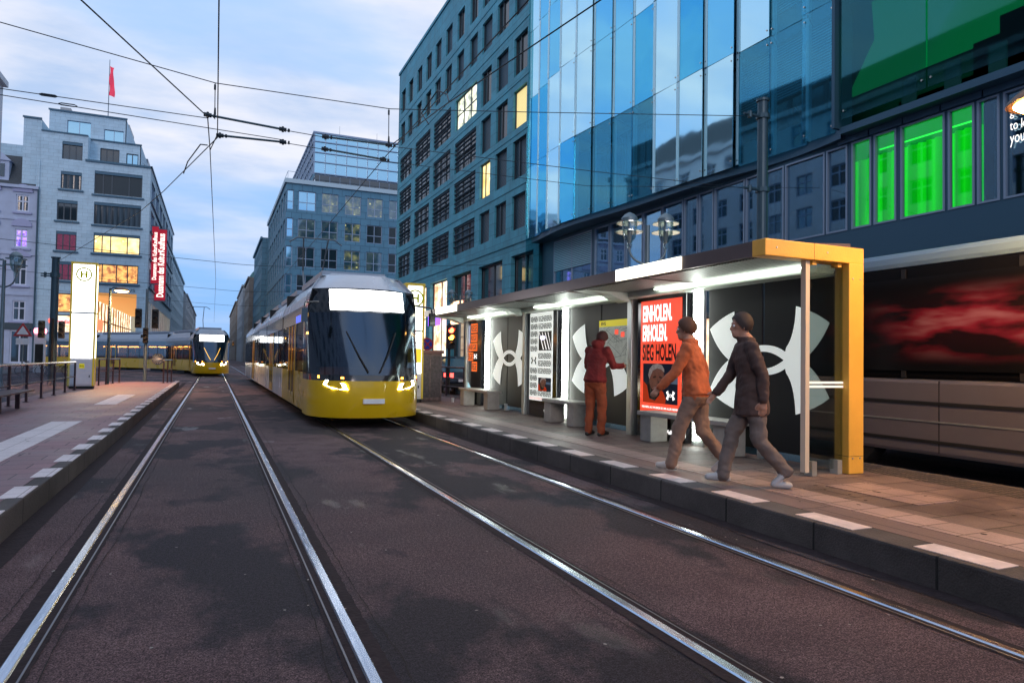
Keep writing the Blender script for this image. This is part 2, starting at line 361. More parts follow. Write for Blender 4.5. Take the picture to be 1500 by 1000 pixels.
def litroom(name,ca,cb,s,scale=1.6,low=.42,hi=.6):
    """window of a lit room: warm interior with brighter ceiling lamps and darker furniture shapes"""
    m,nt,out=new_mat(name); L=nt.links.new; e=N(nt,'ShaderNodeEmission',Strength=s); tc=N(nt,'ShaderNodeTexCoord')
    v=N(nt,'ShaderNodeTexVoronoi',Scale=scale*.9); L(tc.outputs['Object'],v.inputs['Vector'])
    n=N(nt,'ShaderNodeTexNoise',Scale=scale*.8,Detail=5.,Roughness=.6); L(tc.outputs['Object'],n.inputs['Vector'])
    r=N(nt,'ShaderNodeMapRange'); r.interpolation_type='SMOOTHSTEP'; r.inputs[1].default_value=low-.12; r.inputs[2].default_value=hi+.08; L(n.outputs[0],r.inputs[0])
    mx=N(nt,'ShaderNodeMix',data_type='RGBA'); mx.inputs['A'].default_value=c4(ca); mx.inputs['B'].default_value=c4(cb); L(r.outputs[0],mx.inputs['Factor'])
    d=N(nt,'ShaderNodeMapRange'); d.inputs[1].default_value=.10; d.inputs[2].default_value=.18; d.inputs[3].default_value=1; d.inputs[4].default_value=0; L(v.outputs['Distance'],d.inputs[0])
    m3=N(nt,'ShaderNodeMix',data_type='RGBA'); m3.inputs['B'].default_value=c4([min(1.6,x*1.5+.15*max(cb)) for x in cb]); L(mx.outputs['Result'],m3.inputs['A']); L(d.outputs[0],m3.inputs['Factor']); L(m3.outputs['Result'],e.inputs[0])
    g=N(nt,'ShaderNodeBsdfGlossy',Roughness=.05); g.inputs[0].default_value=(.12,.16,.2,1); a=N(nt,'ShaderNodeAddShader'); L(e.outputs[0],a.inputs[0]); L(g.outputs[0],a.inputs[1]); L(a.outputs[0],out.inputs[0])
    return m
M['room_y']=litroom('lit_room_yellow',(.70,.42,.10),(1,.80,.36),1.3,1.1)
M['room_o']=litroom('lit_room_orange',(.25,.05,.01),(1,.5,.12),1.1,2.2)
M['room_w']=litroom('lit_room_white',(.12,.14,.08),(1,1,.75),1.2,1.4)
M['room_d']=litroom('dim_room_green',(.004,.012,.016),(.22,.22,.07),.9,1.1,.5,.8)
M['room_shop']=litroom('lit_shop',(.5,.2,.08),(1,.85,.6),1.7,1.5)
M['room_red']=litroom('red_curtain_room',(.05,.003,.01),(.12,.008,.02),1.,6)
M['room_pur']=litroom('purple_lit_room',(.08,.02,.35),(.5,.3,1),1.2,3)
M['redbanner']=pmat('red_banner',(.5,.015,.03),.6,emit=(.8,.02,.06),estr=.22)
M['bannertext']=emat('banner_lettering',(1,.8,.75),1.3)
def smear(name):
    m,nt,out=new_mat(name); L=nt.links.new; p=N(nt,'ShaderNodeBsdfPrincipled',Roughness=.2); p.inputs['Base Color'].default_value=(.03,.004,.005,1); L(p.outputs[0],out.inputs[0])
    tc=N(nt,'ShaderNodeTexCoord'); mp=N(nt,'ShaderNodeMapping'); mp.inputs['Scale'].default_value=(1,.8,3.2); L(tc.outputs['Object'],mp.inputs[0]); n=N(nt,'ShaderNodeTexNoise',Scale=1.3,Detail=3.); L(mp.outputs[0],n.inputs['Vector'])
    r=N(nt,'ShaderNodeValToRGB'); r.color_ramp.elements[0].position=.42; r.color_ramp.elements[0].color=(.02,.001,.002,1); r.color_ramp.elements[1].position=.68; r.color_ramp.elements[1].color=(.55,.12,.10,1); e=r.color_ramp.elements.new(.55); e.color=(.35,.012,.02,1)
    L(n.outputs[0],r.inputs[0]); L(r.outputs[0],p.inputs['Emission Color']); 
    sp=N(nt,'ShaderNodeSeparateXYZ'); L(tc.outputs['Object'],sp.inputs[0]); prev=None
    for ax,a,b in ((1,3.5,4.6),(1,7.2,5.2),(2,1.45,1.95),(2,2.6,2.15)):
        q=N(nt,'ShaderNodeMapRange'); q.interpolation_type='SMOOTHSTEP'; q.inputs[1].default_value=min(a,b); q.inputs[2].default_value=max(a,b); q.inputs[3].default_value=0 if a<b else 1; q.inputs[4].default_value=1 if a<b else 0
        L(sp.outputs[ax],q.inputs[0])
        if prev is None: prev=q.outputs[0]
        else: mm=N(nt,'ShaderNodeMath',operation='MULTIPLY'); L(prev,mm.inputs[0]); L(q.outputs[0],mm.inputs[1]); prev=mm.outputs[0]
    mm=N(nt,'ShaderNodeMath',operation='MULTIPLY'); L(prev,mm.inputs[0]); mm.inputs[1].default_value=.42; L(mm.outputs[0],p.inputs['Emission Strength']); p.inputs['Base Color'].default_value=(.006,.006,.007,1); return m
M['bus_red']=smear('bus_lit_advert')
M['gglass']=glassmat('green_room_glass',(.85,.92,.88),(.45,.8,.7),.12,.02,.5)
M['fin']=pmat('frosted_glass_fin',(.35,.68,.85),.3,emit=None,spec=.8)
M['board']=pmat('pale_green_board',(.02,.10,.08),.6)
M['pcol']=pmat('pale_column',(.35,.5,.55),.6)
M['pale']=pmat('pale_block_stucco',(.55,.60,.66),.8,var=.1,scale=.6)
M['curtained']=stripes('curtained_window',(.012,.028,.042),(.035,.062,.085),.5,'X',rough=.10,metal=0)
M['dimroom']=litroom('dim_office',(.003,.008,.012),(.05,.07,.06),.8,1.3,.45,.75)
M['rubber_']=pmat('crack_dark',(.012,.009,.009),.9)
M['edge']=pmat('glass_edge_strip',(.45,.85,1.0),.25,spec=.9,coat=.6)
M['slabedge']=pmat('slab_edge_blue',(.05,.17,.24),.5)
M['busblack']=pmat('bus_black_glass',(.006,.006,.007),.25,spec=.25)
M['lip']=pmat('rail_lip',(.20,.19,.20),.45,.8)
M['grit']=pmat('pale_grit',(.36,.33,.30),.8)
# ------------------------------------------------------------------ camera
RHO=.016; TH=math.radians(23.578245); PH=math.radians(1.603234)
F=Vector((math.sin(TH)*math.cos(PH),math.cos(TH)*math.cos(PH),math.sin(PH))); R=Vector((math.cos(TH),-math.sin(TH),0)); U=R.cross(F)
# level camera basis turned by the small roll (the photograph leans clockwise)
R2=R*math.cos(RHO)+U*math.sin(RHO); U2=U*math.cos(RHO)-R*math.sin(RHO)
cam=bpy.data.cameras.new('camera'); co=bpy.data.objects.new('camera',cam); col.objects.link(co)
cam.sensor_width=36; cam.lens=24; cam.clip_start=.05; cam.clip_end=4000
co.matrix_world=Matrix(((R2.x,U2.x,-F.x,0),(R2.y,U2.y,-F.y,0),(R2.z,U2.z,-F.z,1.45),(0,0,0,1)))
sc.camera=co
# ------------------------------------------------------------------ world and sun
wd=bpy.data.worlds.new('World'); sc.world=wd; wd.use_nodes=True; nt=wd.node_tree; nt.nodes.clear(); L=nt.links.new
SUN_EL=math.radians(2.0); SUN_ROT=math.radians(60)
out=nt.nodes.new('ShaderNodeOutputWorld'); bg=N(nt,'ShaderNodeBackground',Strength=.10); L(bg.outputs[0],out.inputs[0])
sky=N(nt,'ShaderNodeTexSky'); sky.sky_type='NISHITA'; sky.sun_disc=False; sky.sun_elevation=SUN_EL; sky.sun_rotation=SUN_ROT
tc=N(nt,'ShaderNodeTexCoord'); sp=N(nt,'ShaderNodeSeparateXYZ'); L(tc.outputs['Generated'],sp.inputs[0])
# clouds laid out on a plane overhead: direction / (z+.12)
zz=N(nt,'ShaderNodeMath',operation='ADD'); zz.inputs[1].default_value=.16; L(sp.outputs[2],zz.inputs[0])
dv=N(nt,'ShaderNodeVectorMath',operation='DIVIDE'); cb=N(nt,'ShaderNodeCombineXYZ')
for i in range(3): L(zz.outputs[0],cb.inputs[i])
L(tc.outputs['Generated'],dv.inputs[0]); L(cb.outputs[0],dv.inputs[1])
mp=N(nt,'ShaderNodeMapping'); mp.inputs['Scale'].default_value=(.75,1.25,1); mp.inputs['Location'].default_value=(3.1,.4,0); mp.inputs['Rotation'].default_value=(0,0,.35); L(dv.outputs[0],mp.inputs[0])
n1=N(nt,'ShaderNodeTexNoise',Scale=1.15,Detail=7.,Roughness=.5,Distortion=.25); L(mp.outputs[0],n1.inputs['Vector'])
cr=N(nt,'ShaderNodeMapRange'); cr.interpolation_type='SMOOTHSTEP'; cr.inputs[1].default_value=.34; cr.inputs[2].default_value=.58; L(n1.outputs[0],cr.inputs[0])
n2=N(nt,'ShaderNodeTexNoise',Scale=3.2,Detail=5.,Roughness=.55); L(mp.outputs[0],n2.inputs['Vector'])
# blue gaps: the atmosphere, bluer towards the horizon
el=N(nt,'ShaderNodeMapRange'); el.inputs[1].default_value=0; el.inputs[2].default_value=.45; L(sp.outputs[2],el.inputs[0])
gap=N(nt,'ShaderNodeMix',data_type='RGBA'); gap.inputs['A'].default_value=(1.7,3.8,7.4,1); gap.inputs['B'].default_value=(3.3,4.9,7.7,1); L(el.outputs[0],gap.inputs['Factor'])
g2=N(nt,'ShaderNodeMix',data_type='RGBA'); g2.inputs['Factor'].default_value=.12; L(gap.outputs['Result'],g2.inputs['A']); L(sky.outputs[0],g2.inputs['B'])
cl=N(nt,'ShaderNodeMix',data_type='RGBA'); cl.inputs['A'].default_value=(3.2,4.2,6.0,1); cl.inputs['B'].default_value=(5.8,5.95,6.7,1)
n2r=N(nt,'ShaderNodeMapRange'); n2r.inputs[1].default_value=.30; n2r.inputs[2].default_value=.62; L(n2.outputs[0],n2r.inputs[0]); L(n2r.outputs[0],cl.inputs['Factor'])
mask=N(nt,'ShaderNodeMath',operation='MULTIPLY'); me_=N(nt,'ShaderNodeMapRange'); me_.inputs[1].default_value=-.02; me_.inputs[2].default_value=.28; L(sp.outputs[2],me_.inputs[0]); L(cr.outputs[0],mask.inputs[0]); L(me_.outputs[0],mask.inputs[1])
mx=N(nt,'ShaderNodeMix',data_type='RGBA'); L(mask.outputs[0],mx.inputs['Factor']); L(g2.outputs['Result'],mx.inputs['A']); L(cl.outputs['Result'],mx.inputs['B']); L(mx.outputs['Result'],bg.inputs[0])
su=bpy.data.lights.new('sun','SUN'); su.energy=.35; su.angle=math.radians(12); su.color=(1,.82,.74)
so=bpy.data.objects.new('sun',su); col.objects.link(so)
sd=Vector((-math.sin(math.radians(200)),-math.cos(math.radians(200)),0)).normalized()  # low, behind the viewer
so.rotation_euler=Vector((.35,.85,-.25)).to_track_quat('-Z','Y').to_euler()
sc.view_settings.view_transform='Standard'; sc.view_settings.look='None'; sc.view_settings.gamma=1; sc.view_settings.exposure=.62
sc.view_settings.use_curve_mapping=False
sc.cycles.use_denoising=True; sc.cycles.max_bounces=8; sc.cycles.transparent_max_bounces=16; sc.cycles.sample_clamp_indirect=6; sc.cycles.caustics_reflective=False; sc.cycles.caustics_refractive=False
# ------------------------------------------------------------------ ground, platforms
def sheet(name,x0,x1,y0,y1,z,mat,kind='structure'):
    m=MB(); m.add([(x0,y0,z),(x1,y0,z),(x1,y1,z),(x0,y1,z)],[(0,1,2,3)]); return tag(m.build(name,mat),kind=kind)
sheet('road',-600,600,-60,1500,0,M['asphalt'])
KR=4.36; KL=-1.45; PZ=.22
# right platform: kerb stone, fine paving, tactile strip, slabs
def bx(name,x0,x1,y0,y1,z0,z1,mat,kind='structure'):
    m=MB(); m.box(x0,x1,y0,y1,z0,z1); return tag(m.build(name,mat),kind=kind)
m=MB(); m.bevbox(KR,KR+.30,-4,44,-.05,PZ,.018); tag(m.build('platform_kerb',M['kerb']),kind='structure')
bx('platform_paving',KR+.30,5.02,-4,44,-.05,PZ-.002,M['slab3'])
bx('platform_strip',5.02,5.40,-4,44,-.05,PZ+.002,M['slab2'])
bx('platform_slabs',5.40,7.05,-4,44,-.05,PZ-.003,M['slab'])
bx('platform_cobbles',7.05,7.62,-4,44,-.05,PZ-.006,M['cobble'])
m=MB(); m.bevbox(7.62,7.76,-4,44,-.05,PZ-.01,.015); tag(m.build('platform_back_kerb',M['kerb']),kind='structure')
m=MB()
for k in range(-5,38):
    y=3.70+k*1.035; j=random.uniform(-.012,.012)
    m.box(4.43+j,4.64+j,y,y+.55,PZ-.003,PZ+.004)
tag(m.build('platform_markings',M['marker']),kind='structure')
# left platform
m=MB(); m.bevbox(KL-.14,KL,-4,35.6,-.05,PZ,.018); tag(m.build('platform_kerb',M['kerb']),kind='structure')
bx('platform_paving',-3.0,KL-.14,-4,35.6,-.05,PZ-.002,M['slabL'])
bx('platform_slabs',-4.75,-3.0,-4,35.6,-.05,PZ-.004,M['slabL'])
m=MB(); m.bevbox(-4.87,-4.75,-4,35.6,-.05,PZ-.01,.012); tag(m.build('platform_back_kerb',M['kerb']),kind='structure')
m=MB()
for k in range(-4,26):
    y=8.11+k*1.10; j=random.uniform(-.01,.01); m.box(-1.64+j,-1.44+j-.02,y,y+.57,PZ-.003,PZ+.004)
for y0,y1 in ((9.0,14.6),(19.3,23.9),(-3,-1)): m.box(-2.64,-2.17,y0,y1,PZ-.003,PZ+.003)
tag(m.build('platform_markings',M['white_tact']),kind='structure')
# pavement beyond the carriageway on the right, and on the left
m=MB(); m.bevbox(11.3,16.0,-30,66,-.05,.12,.02); tag(m.build('pavement',M['sidewalk']),kind='structure')
m=MB(); m.bevbox(-15.9,-12.2,-30,66,-.05,.12,.02); tag(m.build('pavement',M['sidewalk']),kind='structure')
m=MB(); m.bevbox(-40,-6.2,97,101,-.05,.12,.02); tag(m.build('pavement',M['sidewalk']),kind='structure')
m=MB(); m.bevbox(6.6,60,97,101,-.05,.12,.02); tag(m.build('pavement',M['sidewalk']),kind='structure')
# bitumen seams along the rails and asphalt repairs
RX=(-.83,.70,2.29,3.79)
m=MB()
def wob(x,w,y0,y1,step,seed):
    rnd=random.Random(seed); ys=[]; y=y0
    while y<y1: ys.append(y); y+=step*rnd.uniform(.6,1.4)
    ys.append(y1); vs=[]
    for y in ys: vs+= [(x-w+rnd.uniform(-.005,.005),y,.004),(x+w+rnd.uniform(-.005,.005),y,.004)]
    return vs,[(2*i,2*i+1,2*i+3,2*i+2) for i in range(len(ys)-1)]
for i,x in enumerate(RX):
    m.add(*wob(x,.105,-3,90,.05,i))
m.add(*wob(-1.36,.085,-3,40,.3,9)); m.add(*wob(4.27,.085,-3,50,.3,10))
tag(m.build('rail_seams',M['seal']),kind='structure')
def blob(cx,cy,rx,ry,seed,z=.006,n=40):
    rnd=random.Random(seed); ph=[rnd.uniform(0,6.28) for _ in range(5)]; am=[rnd.uniform(.03,.16)/(k+1)**.6 for k in range(5)]
    vs=[(cx,cy,z)]
    for i in range(n):
        t=2*PI*i/n; r=1+sum(am[k]*math.sin((k+2)*t+ph[k]) for k in range(5)); vs.append((cx+rx*r*math.cos(t),cy+ry*r*math.sin(t),z))
    return vs,[(0,i+1,(i+1)%n+1) for i in range(n)]
m=MB()
for a in ((4.17,4.0,.04,.7,11),(4.19,6.5,.03,.5,12)): m.add(*blob(*a))
tag(m.build('puddles',M['damp']),kind='structure')
m=MB(); rn=random.Random(21)
for x in RX:
    for sd in (-1,1):
        px_=x+sd*.165; y=1.6; vs=[]
        while y<26:
            w=rn.uniform(.001,.004); px_+=rn.uniform(-.008,.008); px_=max(x+sd*.165-.018,min(x+sd*.165+.018,px_)); vs+=[(px_-w,y,.009),(px_+w,y,.009)]; y+=rn.uniform(.03,.12)
        m.add(vs,[(2*i,2*i+1,2*i+3,2*i+2) for i in range(len(vs)//2-1)])
for k in range(9):
    y0=rn.uniform(3,20); px_=-.6; vs=[]
    x1=.5
    if k%2: px_,x1=.95,2.1
    while px_<x1:
        w=rn.uniform(.002,.005); vs+=[(px_,y0-w,.009),(px_,y0+w,.009)]; px_+=rn.uniform(.03,.1); y0+=rn.uniform(-.02,.02)
    if k<4: m.add(vs,[(2*i,2*i+1,2*i+3,2*i+2) for i in range(len(vs)//2-1)])
tag(m.build('asphalt_cracks',M['rubber_']),kind='structure')
m=MB(); rn=random.Random(33)
for k in range(150):
    if k%3: x,y=rn.uniform(4.75,7.0),2+rn.random()**1.4*16
    else: x,y=rn.uniform(-4.5,-1.8),7+rn.random()**1.4*18
    m.add(*blob(x,y,rn.uniform(.008,.026),rn.uniform(.008,.026),k,PZ+.0045,9))
tag(m.build('platform_stains',M['rubber_']),kind='structure')
m=MB()
for k in range(120):
    x,y=rn.uniform(-1.3,4.2),1.8+rn.random()**1.5*14; m.add(*blob(x,y,rn.uniform(.004,.012),rn.uniform(.004,.014),k,.010,6))
tag(m.build('road_grit',M['grit']),kind='structure')
# manhole and chambers on the platform
m=MB(); m.box(5.78,6.35,4.15,5.15,PZ-.003,PZ+.004); tag(m.build('manhole_cover',M['slab2']),'brown paved chamber cover set in the platform near the shelter end','cover')
m=MB()
for a in ((-.9,.0),): pass
# ------------------------------------------------------------------ rails
def rail_profile(x,side):
    # grooved rail: running head, groove, lip; top 12 mm above the asphalt
    s=side
    return [(x-.032*s,-.05),(x-.032*s,.006),(x-.024*s,.013),(x+.024*s,.013),(x+.031*s,.004),(x+.033*s,-.03),(x+.070*s,-.03),(x+.072*s,.007),(x+.082*s,.007),(x+.084*s,-.05)]
labs=['left rail of the left tram track with a bright polished head','right rail of the left tram track, nearest the big tram','left rail of the right tram track, leading under the tram front','right rail of the right tram track, beside the shelter platform kerb']
def P_xz(u,v,w): return (u,w,v)
for i,x in enumerate(RX):
    s=1 if i%2==0 else -1
    m=MB(); pr=rail_profile(x,s); n=len(pr)
    if i<2:
        ys=[-3,10,25,40,53]+[53+60*k/8 for k in range(1,9)]
    else: ys=[-3,10,30,60,110]
    vs=[(u,y,v) for y in ys for u,v in pr]
    fs=[];mi=[]
    for k in range(len(ys)-1):
        for j in range(n-1):
            m2=0 if j in (1,2,3) else (2 if j==7 else 1)
            m.add([vs[k*n+j],vs[k*n+j+1],vs[(k+1)*n+j+1],vs[(k+1)*n+j]],[(0,1,2,3)],m2)
    o=m.build('tram_rail',[M['rail'],M['railside'],M['lip']]); tag(o,labs[i],'rail','tram rails in the street')
def curve_pt(s,off=0):
    """branch that swings left into the cross street; s = metres from y=53"""
    Rr=30.; 
    if s<0: return (-.07+off,53+s,0.)
    t=s/Rr
    if t<1.35: return (-.07-Rr+(Rr+off)*math.cos(t),53+(Rr+off)*math.sin(t),t)
    e=s-Rr*1.35; t=1.35
    return (-.07-Rr+(Rr+off)*math.cos(t)-e*math.sin(t),53+(Rr+off)*math.sin(t)+e*math.cos(t),t)
for off,lb in ((-.76,'inner rail of the curve that swings left past the stop'),(.76,'outer rail of the curve that swings left past the stop')):
    m=MB(); pts=[curve_pt(s,off) for s in range(0,60,2)]
    for a,b in zip(pts,pts[1:]):
        m.add([(a[0]-.035,a[1],.012),(a[0]+.035,a[1],.012),(b[0]+.035,b[1],.012),(b[0]-.035,b[1],.012)],[(0,1,2,3)])
        m.add([(a[0]-.035,a[1],.012),(b[0]-.035,b[1],.012),(b[0]-.035,b[1],.0),(a[0]-.035,a[1],.0)],[(0,1,2,3)])
    tag(m.build('tram_rail',M['rail']),lb,'rail','tram rails in the street')
# ------------------------------------------------------------------ right: stone office building
b=thing('office_building',(16,49,0),'teal grey stone office block with a grid of recessed windows beside the glass building','building')
T=lambda u,v,w:(16.0+w,u,v)
rows=[(9.1,11.15),(12.1,14.4),(15.1,17.4),(18.3,20.6),(21.9,23.95),(25.0,27.1)]
big=[(43.35,47.85),(48.9,53.3),(54.3,58.85),(60.05,64.3)]
nar=[(40.65,42.45),(37.9,39.75),(35.1,37.0),(33.4,34.4)]
ops=[];winl=[]
for ri,(z0,z1) in enumerate(rows):
    for k,(a,c) in enumerate(nar): ops.append((a,c,z0,z1)); winl.append((ops[-1],'n',ri,k))
    for k,(a,c) in enumerate(big):
        if ri<4: ops.append((a,c,z0,z1)); winl.append((ops[-1],'b',ri,k))
        else:
            mid=(a+c)/2
            for q in ((a,a+1.55),(mid+.55,mid+2.1)): ops.append((q[0],q[1],z0,z1)); winl.append((ops[-1],'n',ri,4+k))
gro=[(33.9,37.0,.3,7.6),(38.35,42.45,.3,7.6),(43.85,47.95,.3,7.6),(49.1,53.5,.3,7.6),(54.6,58.9,.3,7.6),(60.0,64.2,.3,7.6)]
for g in gro: ops.append(g)
m=MB(); facade(m,T,33.2,65.0,0,29.1,ops,.26)
m.box(16.0,30,64.95,65.2,0,29.1); m.box(16.02,30,33.2,33.35,0,29.1); m.box(15.9,30,33.1,65.2,29.1,29.35)
m.box(15.93,15.997,33.2,65.0,8.25,8.6)
# shallow horizontal string lines and pilaster joints
for z in (11.62,14.75,17.85,21.2,24.45): m.box(15.965,15.998,33.2,65,z-.05,z+.05)
m.build('wall',M['stone'],b)
m=MB(); m.box(16.6,29,34,64.5,.2,28.8); m.build('interior',M['roomdark'],b)
for o,kind,ri,k in winl:
    g=M['dkglass2']
    if kind=='b' and ri==3 and k==0: g=M['room_w']
    if kind=='n' and ri==2 and k in (2,3): g=M['blindlit']
    if kind=='n' and ri==1 and k==0: g=M['blindlit'] if k==9 else M['room_y']
    if kind=='n' and g is M['dkglass2']:
        r=(ri*7+k*3)%5
        g=M['blindd'] if r in (0,3,4) or ri==0 else M['dkglass2']
    f=window(T,o,b,M['frame'],g,depth=.25,mull=(.33,.66) if kind=='b' else ((.62,) if (ri+k)%2 else ()),trans=(.5,) if kind=='b' else (),fw=.06)
    if kind=='b' and not(ri==3 and k==0):
        mm=MB(); a,c,z0,z1=o; nsl=6 if (ri+k)%3 else 4
        for s in range(nsl):
            z=z1-.12-(z1-z0)*.86*s/nsl
            mm.add([T(a+.03,z,.0),T(c-.03,z,.0),T(c-.03,z-.07,.10),T(a+.03,z-.07,.10),T(a+.03,z-.03,.0),T(c-.03,z-.03,.0),T(c-.03,z-.1,.10),T(a+.03,z-.1,.10)],[(0,1,2,3),(4,5,6,7),(0,1,5,4),(2,3,7,6)])
        for u in (a+.5,(a+c)/2,c-.5): mm.box(u-.02,u+.02,z0,z1,.105,.125,T=T)
        mm.build('sunshade',M['louver'],b)
for i,g in enumerate(gro):
    f=window(T,g,b,M['frame'],[M['room_shop'] if i>=3 else M['dkglass']][0],depth=.42,mull=(.5,),trans=(.62,),fw=.09,name='shop_window')
m=MB(); m.box(15.7,15.9,50.2,52.9,4.1,5.3); m.build('shop_sign',emat('purple_shop_sign',(.30,.12,.9),1.6),b)
m=MB(); m.box(15.7,15.9,45.1,47.2,4.0,5.6); m.build('shop_sign',emat('orange_shop_sign',(1,.55,.3),2.2),b)
# ------------------------------------------------------------------ right: glass fronted building
gb=thing('glass_building',(16.4,18,0),'building with a blue outer skin of overlapping glass panes above a strip of tall windows','building')
Y0,Y1=2.0,33.2
def gx(y): # gentle outward swelling of the outer skin
    return 15.50-.50*math.exp(-((y-28.5)/3.6)**2)+.50*math.exp(-((y-15.8)/2.8)**2)
FL=[8.15,11.9,15.6,19.25,22.9]
m=MB()
T=lambda u,v,w:(16.2+w,u,v)
shops=[]; y=31.6; wl=[1.15,1.15,.75,1.3,1.3,.8,1.3,.75,.75,1.5,.75,.75,1.5]
# window strip 5.2 .. 7.7 : list of (y0,y1,kind)
strip=[(27.9,31.8,'blind')]
yy=27.6; pat=[1.25,1.25,1.25,1.25,1.3,.8,.8,1.5,.8,.8,1.5,.8]; pi_=0
while yy>14.1:
    w=min(pat[pi_%len(pat)],yy-13.72); pi_+=1
    strip.append((yy-w,yy,'clear')); yy-=w+.06
strip=[s for s in strip if s[0]>13.7]
strip+=[(12.96,13.58,'green'),(12.22,12.88,'green'),(10.93,12.10,'green'),(10.22,10.85,'green'),(9.66,10.16,'clear'),(7.4,9.58,'gtk'),(5.6,7.3,'clear'),(3.5,5.5,'clear')]
ops=[(a,c,5.25,7.68) for a,c,_ in strip]
facade(m,T,Y0,Y1,3.3,8.15,ops,.09); m.build('wall',M['cornice'],gb)
m=MB(); 
gl=[]; y=3.0
while y<32: gl.append((y,y+2.3,.35,3.15)); y+=2.6
facade(m,T,Y0,Y1,0,3.3,gl,.3); m.build('wall',M['metalg'],gb)
for g in gl: window(T,g,gb,M['frame'],M['room_shop'] if g[0]>18 and g[0]<27 else M['dkglass'],depth=.3,mull=(),fw=.07,name='shop_window')
for (a,c,k) in strip:
    f=window(T,(a,c,5.25,7.68),gb,M['framel'],M['gglass'] if k=='green' else M['shopglass'],depth=.10,mull=(.5,) if c-a>2 and k!='gtk' else (),fw=.05)
    if k=='blind':
        q=MB(); q.box(a+.03,c-.03,6.1,7.66,.0,.02,T=T); q.build('blind',M['blind'],f)
    if k=='gtk':
        q=MB(); q.box(a,c,5.3,7.6,.30,.32,T=T); q.build('backing',M['roombrown'],f)
        q=MB(); q.box(a+.02,c-.02,6.45,7.45,.28,.295,T=T); q.build('sign_panel',pmat('dark_sign_panel',(.012,.008,.02),.4),f)
        P=lambda u,v,w,c=c:(16.2-.012+w,c-u,v)
        for t,z in (('good',7.02),('to know',6.72),('you',6.38)):
            L_={'good':.42,'to know':.66,'you':.30}[t]
            text(t,'lettering',P,.14,.14+L_,z+(0 if t!='to know' else .04),z+.25,M['inkw'],f)
# rooms behind the strip: floors, back wall, columns, curtains, green room
m=MB(); m.box(16.5,22,Y0,10.2,5.1,5.2); m.box(16.5,22,15.3,Y1,5.1,5.2); m.box(21.9,22,Y0,Y1,5.1,7.9); m.box(16.5,22,Y0,Y1,7.80,7.9); m.box(16.3,22,15.26,15.3,5.1,7.8);m.box(16.3,16.34,13.62,15.3,5.1,7.8);m.box(16.5,22,10.16,10.2,5.1,7.8); m.build('interior',M['roomdark'],gb)
m=MB(); 
for k in range(6): m=MB(); m.cyl((17.6,16+2.7*k,5.2),(17.6,16+2.7*k,7.8),.2,.2,16); m.build('column',M['pcol'],gb)
pass
m=MB()
for a,c in ((26.9,27.4),(21.0,21.6),(16.8,17.3),(9.9,10.12),(14.2,14.6)): m.box(16.75,16.78,a,c,5.3,7.7)
m.build('curtain',M['whitecurt'],gb)
m=MB(); m.box(16.4,20,10.2,15.2,7.70,7.75); m.build('ceiling',M['greenem'],gb)
m=MB()
n_=90
vs=[]
for i in range(n_+1):
    y=11.0+(15.2-11.0)*i/n_; x=17.9+.06*math.sin(i*1.1)+.03*math.sin(i*.37); vs+=[(x,y,5.25),(x,y,7.7)]
m.add(vs,[(2*i,2*i+2,2*i+3,2*i+1) for i in range(n_)]); m.build('curtain',M['curtain'],gb)
m=MB(); m.box(17.3,17.36,10.8,13.6,7.64,7.66); m.build('ceiling_light',M['greenbright'],gb)
# upper storeys behind the skin: slabs, spandrels, dark glazing with blinds
m=MB()
for z in FL: m.box(16.15,22,Y0,Y1,z-.28,z+.06)
m.box(21.9,22,Y0,Y1,8,26)
for z in FL: m.box(16.35,16.45,13.9,Y1,z+.06,z+.75)
m.build('floor_slab',M['slabedge'],gb)
m=MB(); 
for k in range(40):
    ya=Y1-.5*k; yb=ya-.5
    if yb<13.6: break
    m.add([(gx(ya)+dx,ya,z) for dx,z in ((.12,7.80),(.12,8.06),(.9,8.06),(.9,7.80))]+[(gx(yb)+dx,yb,z) for dx,z in ((.12,7.80),(.12,8.06),(.9,8.06),(.9,7.80))],[(0,1,5,4),(1,2,6,5),(3,0,4,7)])
m.box(15.75,16.2,Y0,13.6,7.86,8.04); m.box(15.62,16.3,13.66,13.76,8.04,26); m.build('belt',M['cornice'],gb)
m=MB()
for k in range(12): m.box(16.1,16.2,2+k*1.0,2.96+k*1.0,7.70,8.12)
m.build('belt_panel',pmat('blue_grey_belt_panels',(.06,.12,.19),.35,.4),gb)
for fi,z in enumerate(FL[:-1]):
    y=13.95; k=0
    while y<Y1-1.4:
        h=FL[fi+1]-.3; drop=[.0,.9,1.6,.25,2.0][(k*3+fi*2)%5]
        lo=z+.78
        if y<18.6 and fi==0: lo=z+1.7; 
        o=MB(); o.box(16.42,16.45,y+.03,y+1.37,z+.76,h); o.build('window',M['dkglass'],gb)
        q=(k*5+fi*3)%7
        if (q in (0,1,2,4,5) and not(fi==0 and 18.6<y<26)) or y<18.6:
            o=MB(); o.box(16.3,16.33,y+.04,y+1.36,lo+(0 if y<18.6 else drop*.8),h); o.build('blind',M['blind'],gb)
        y+=1.42; k+=1
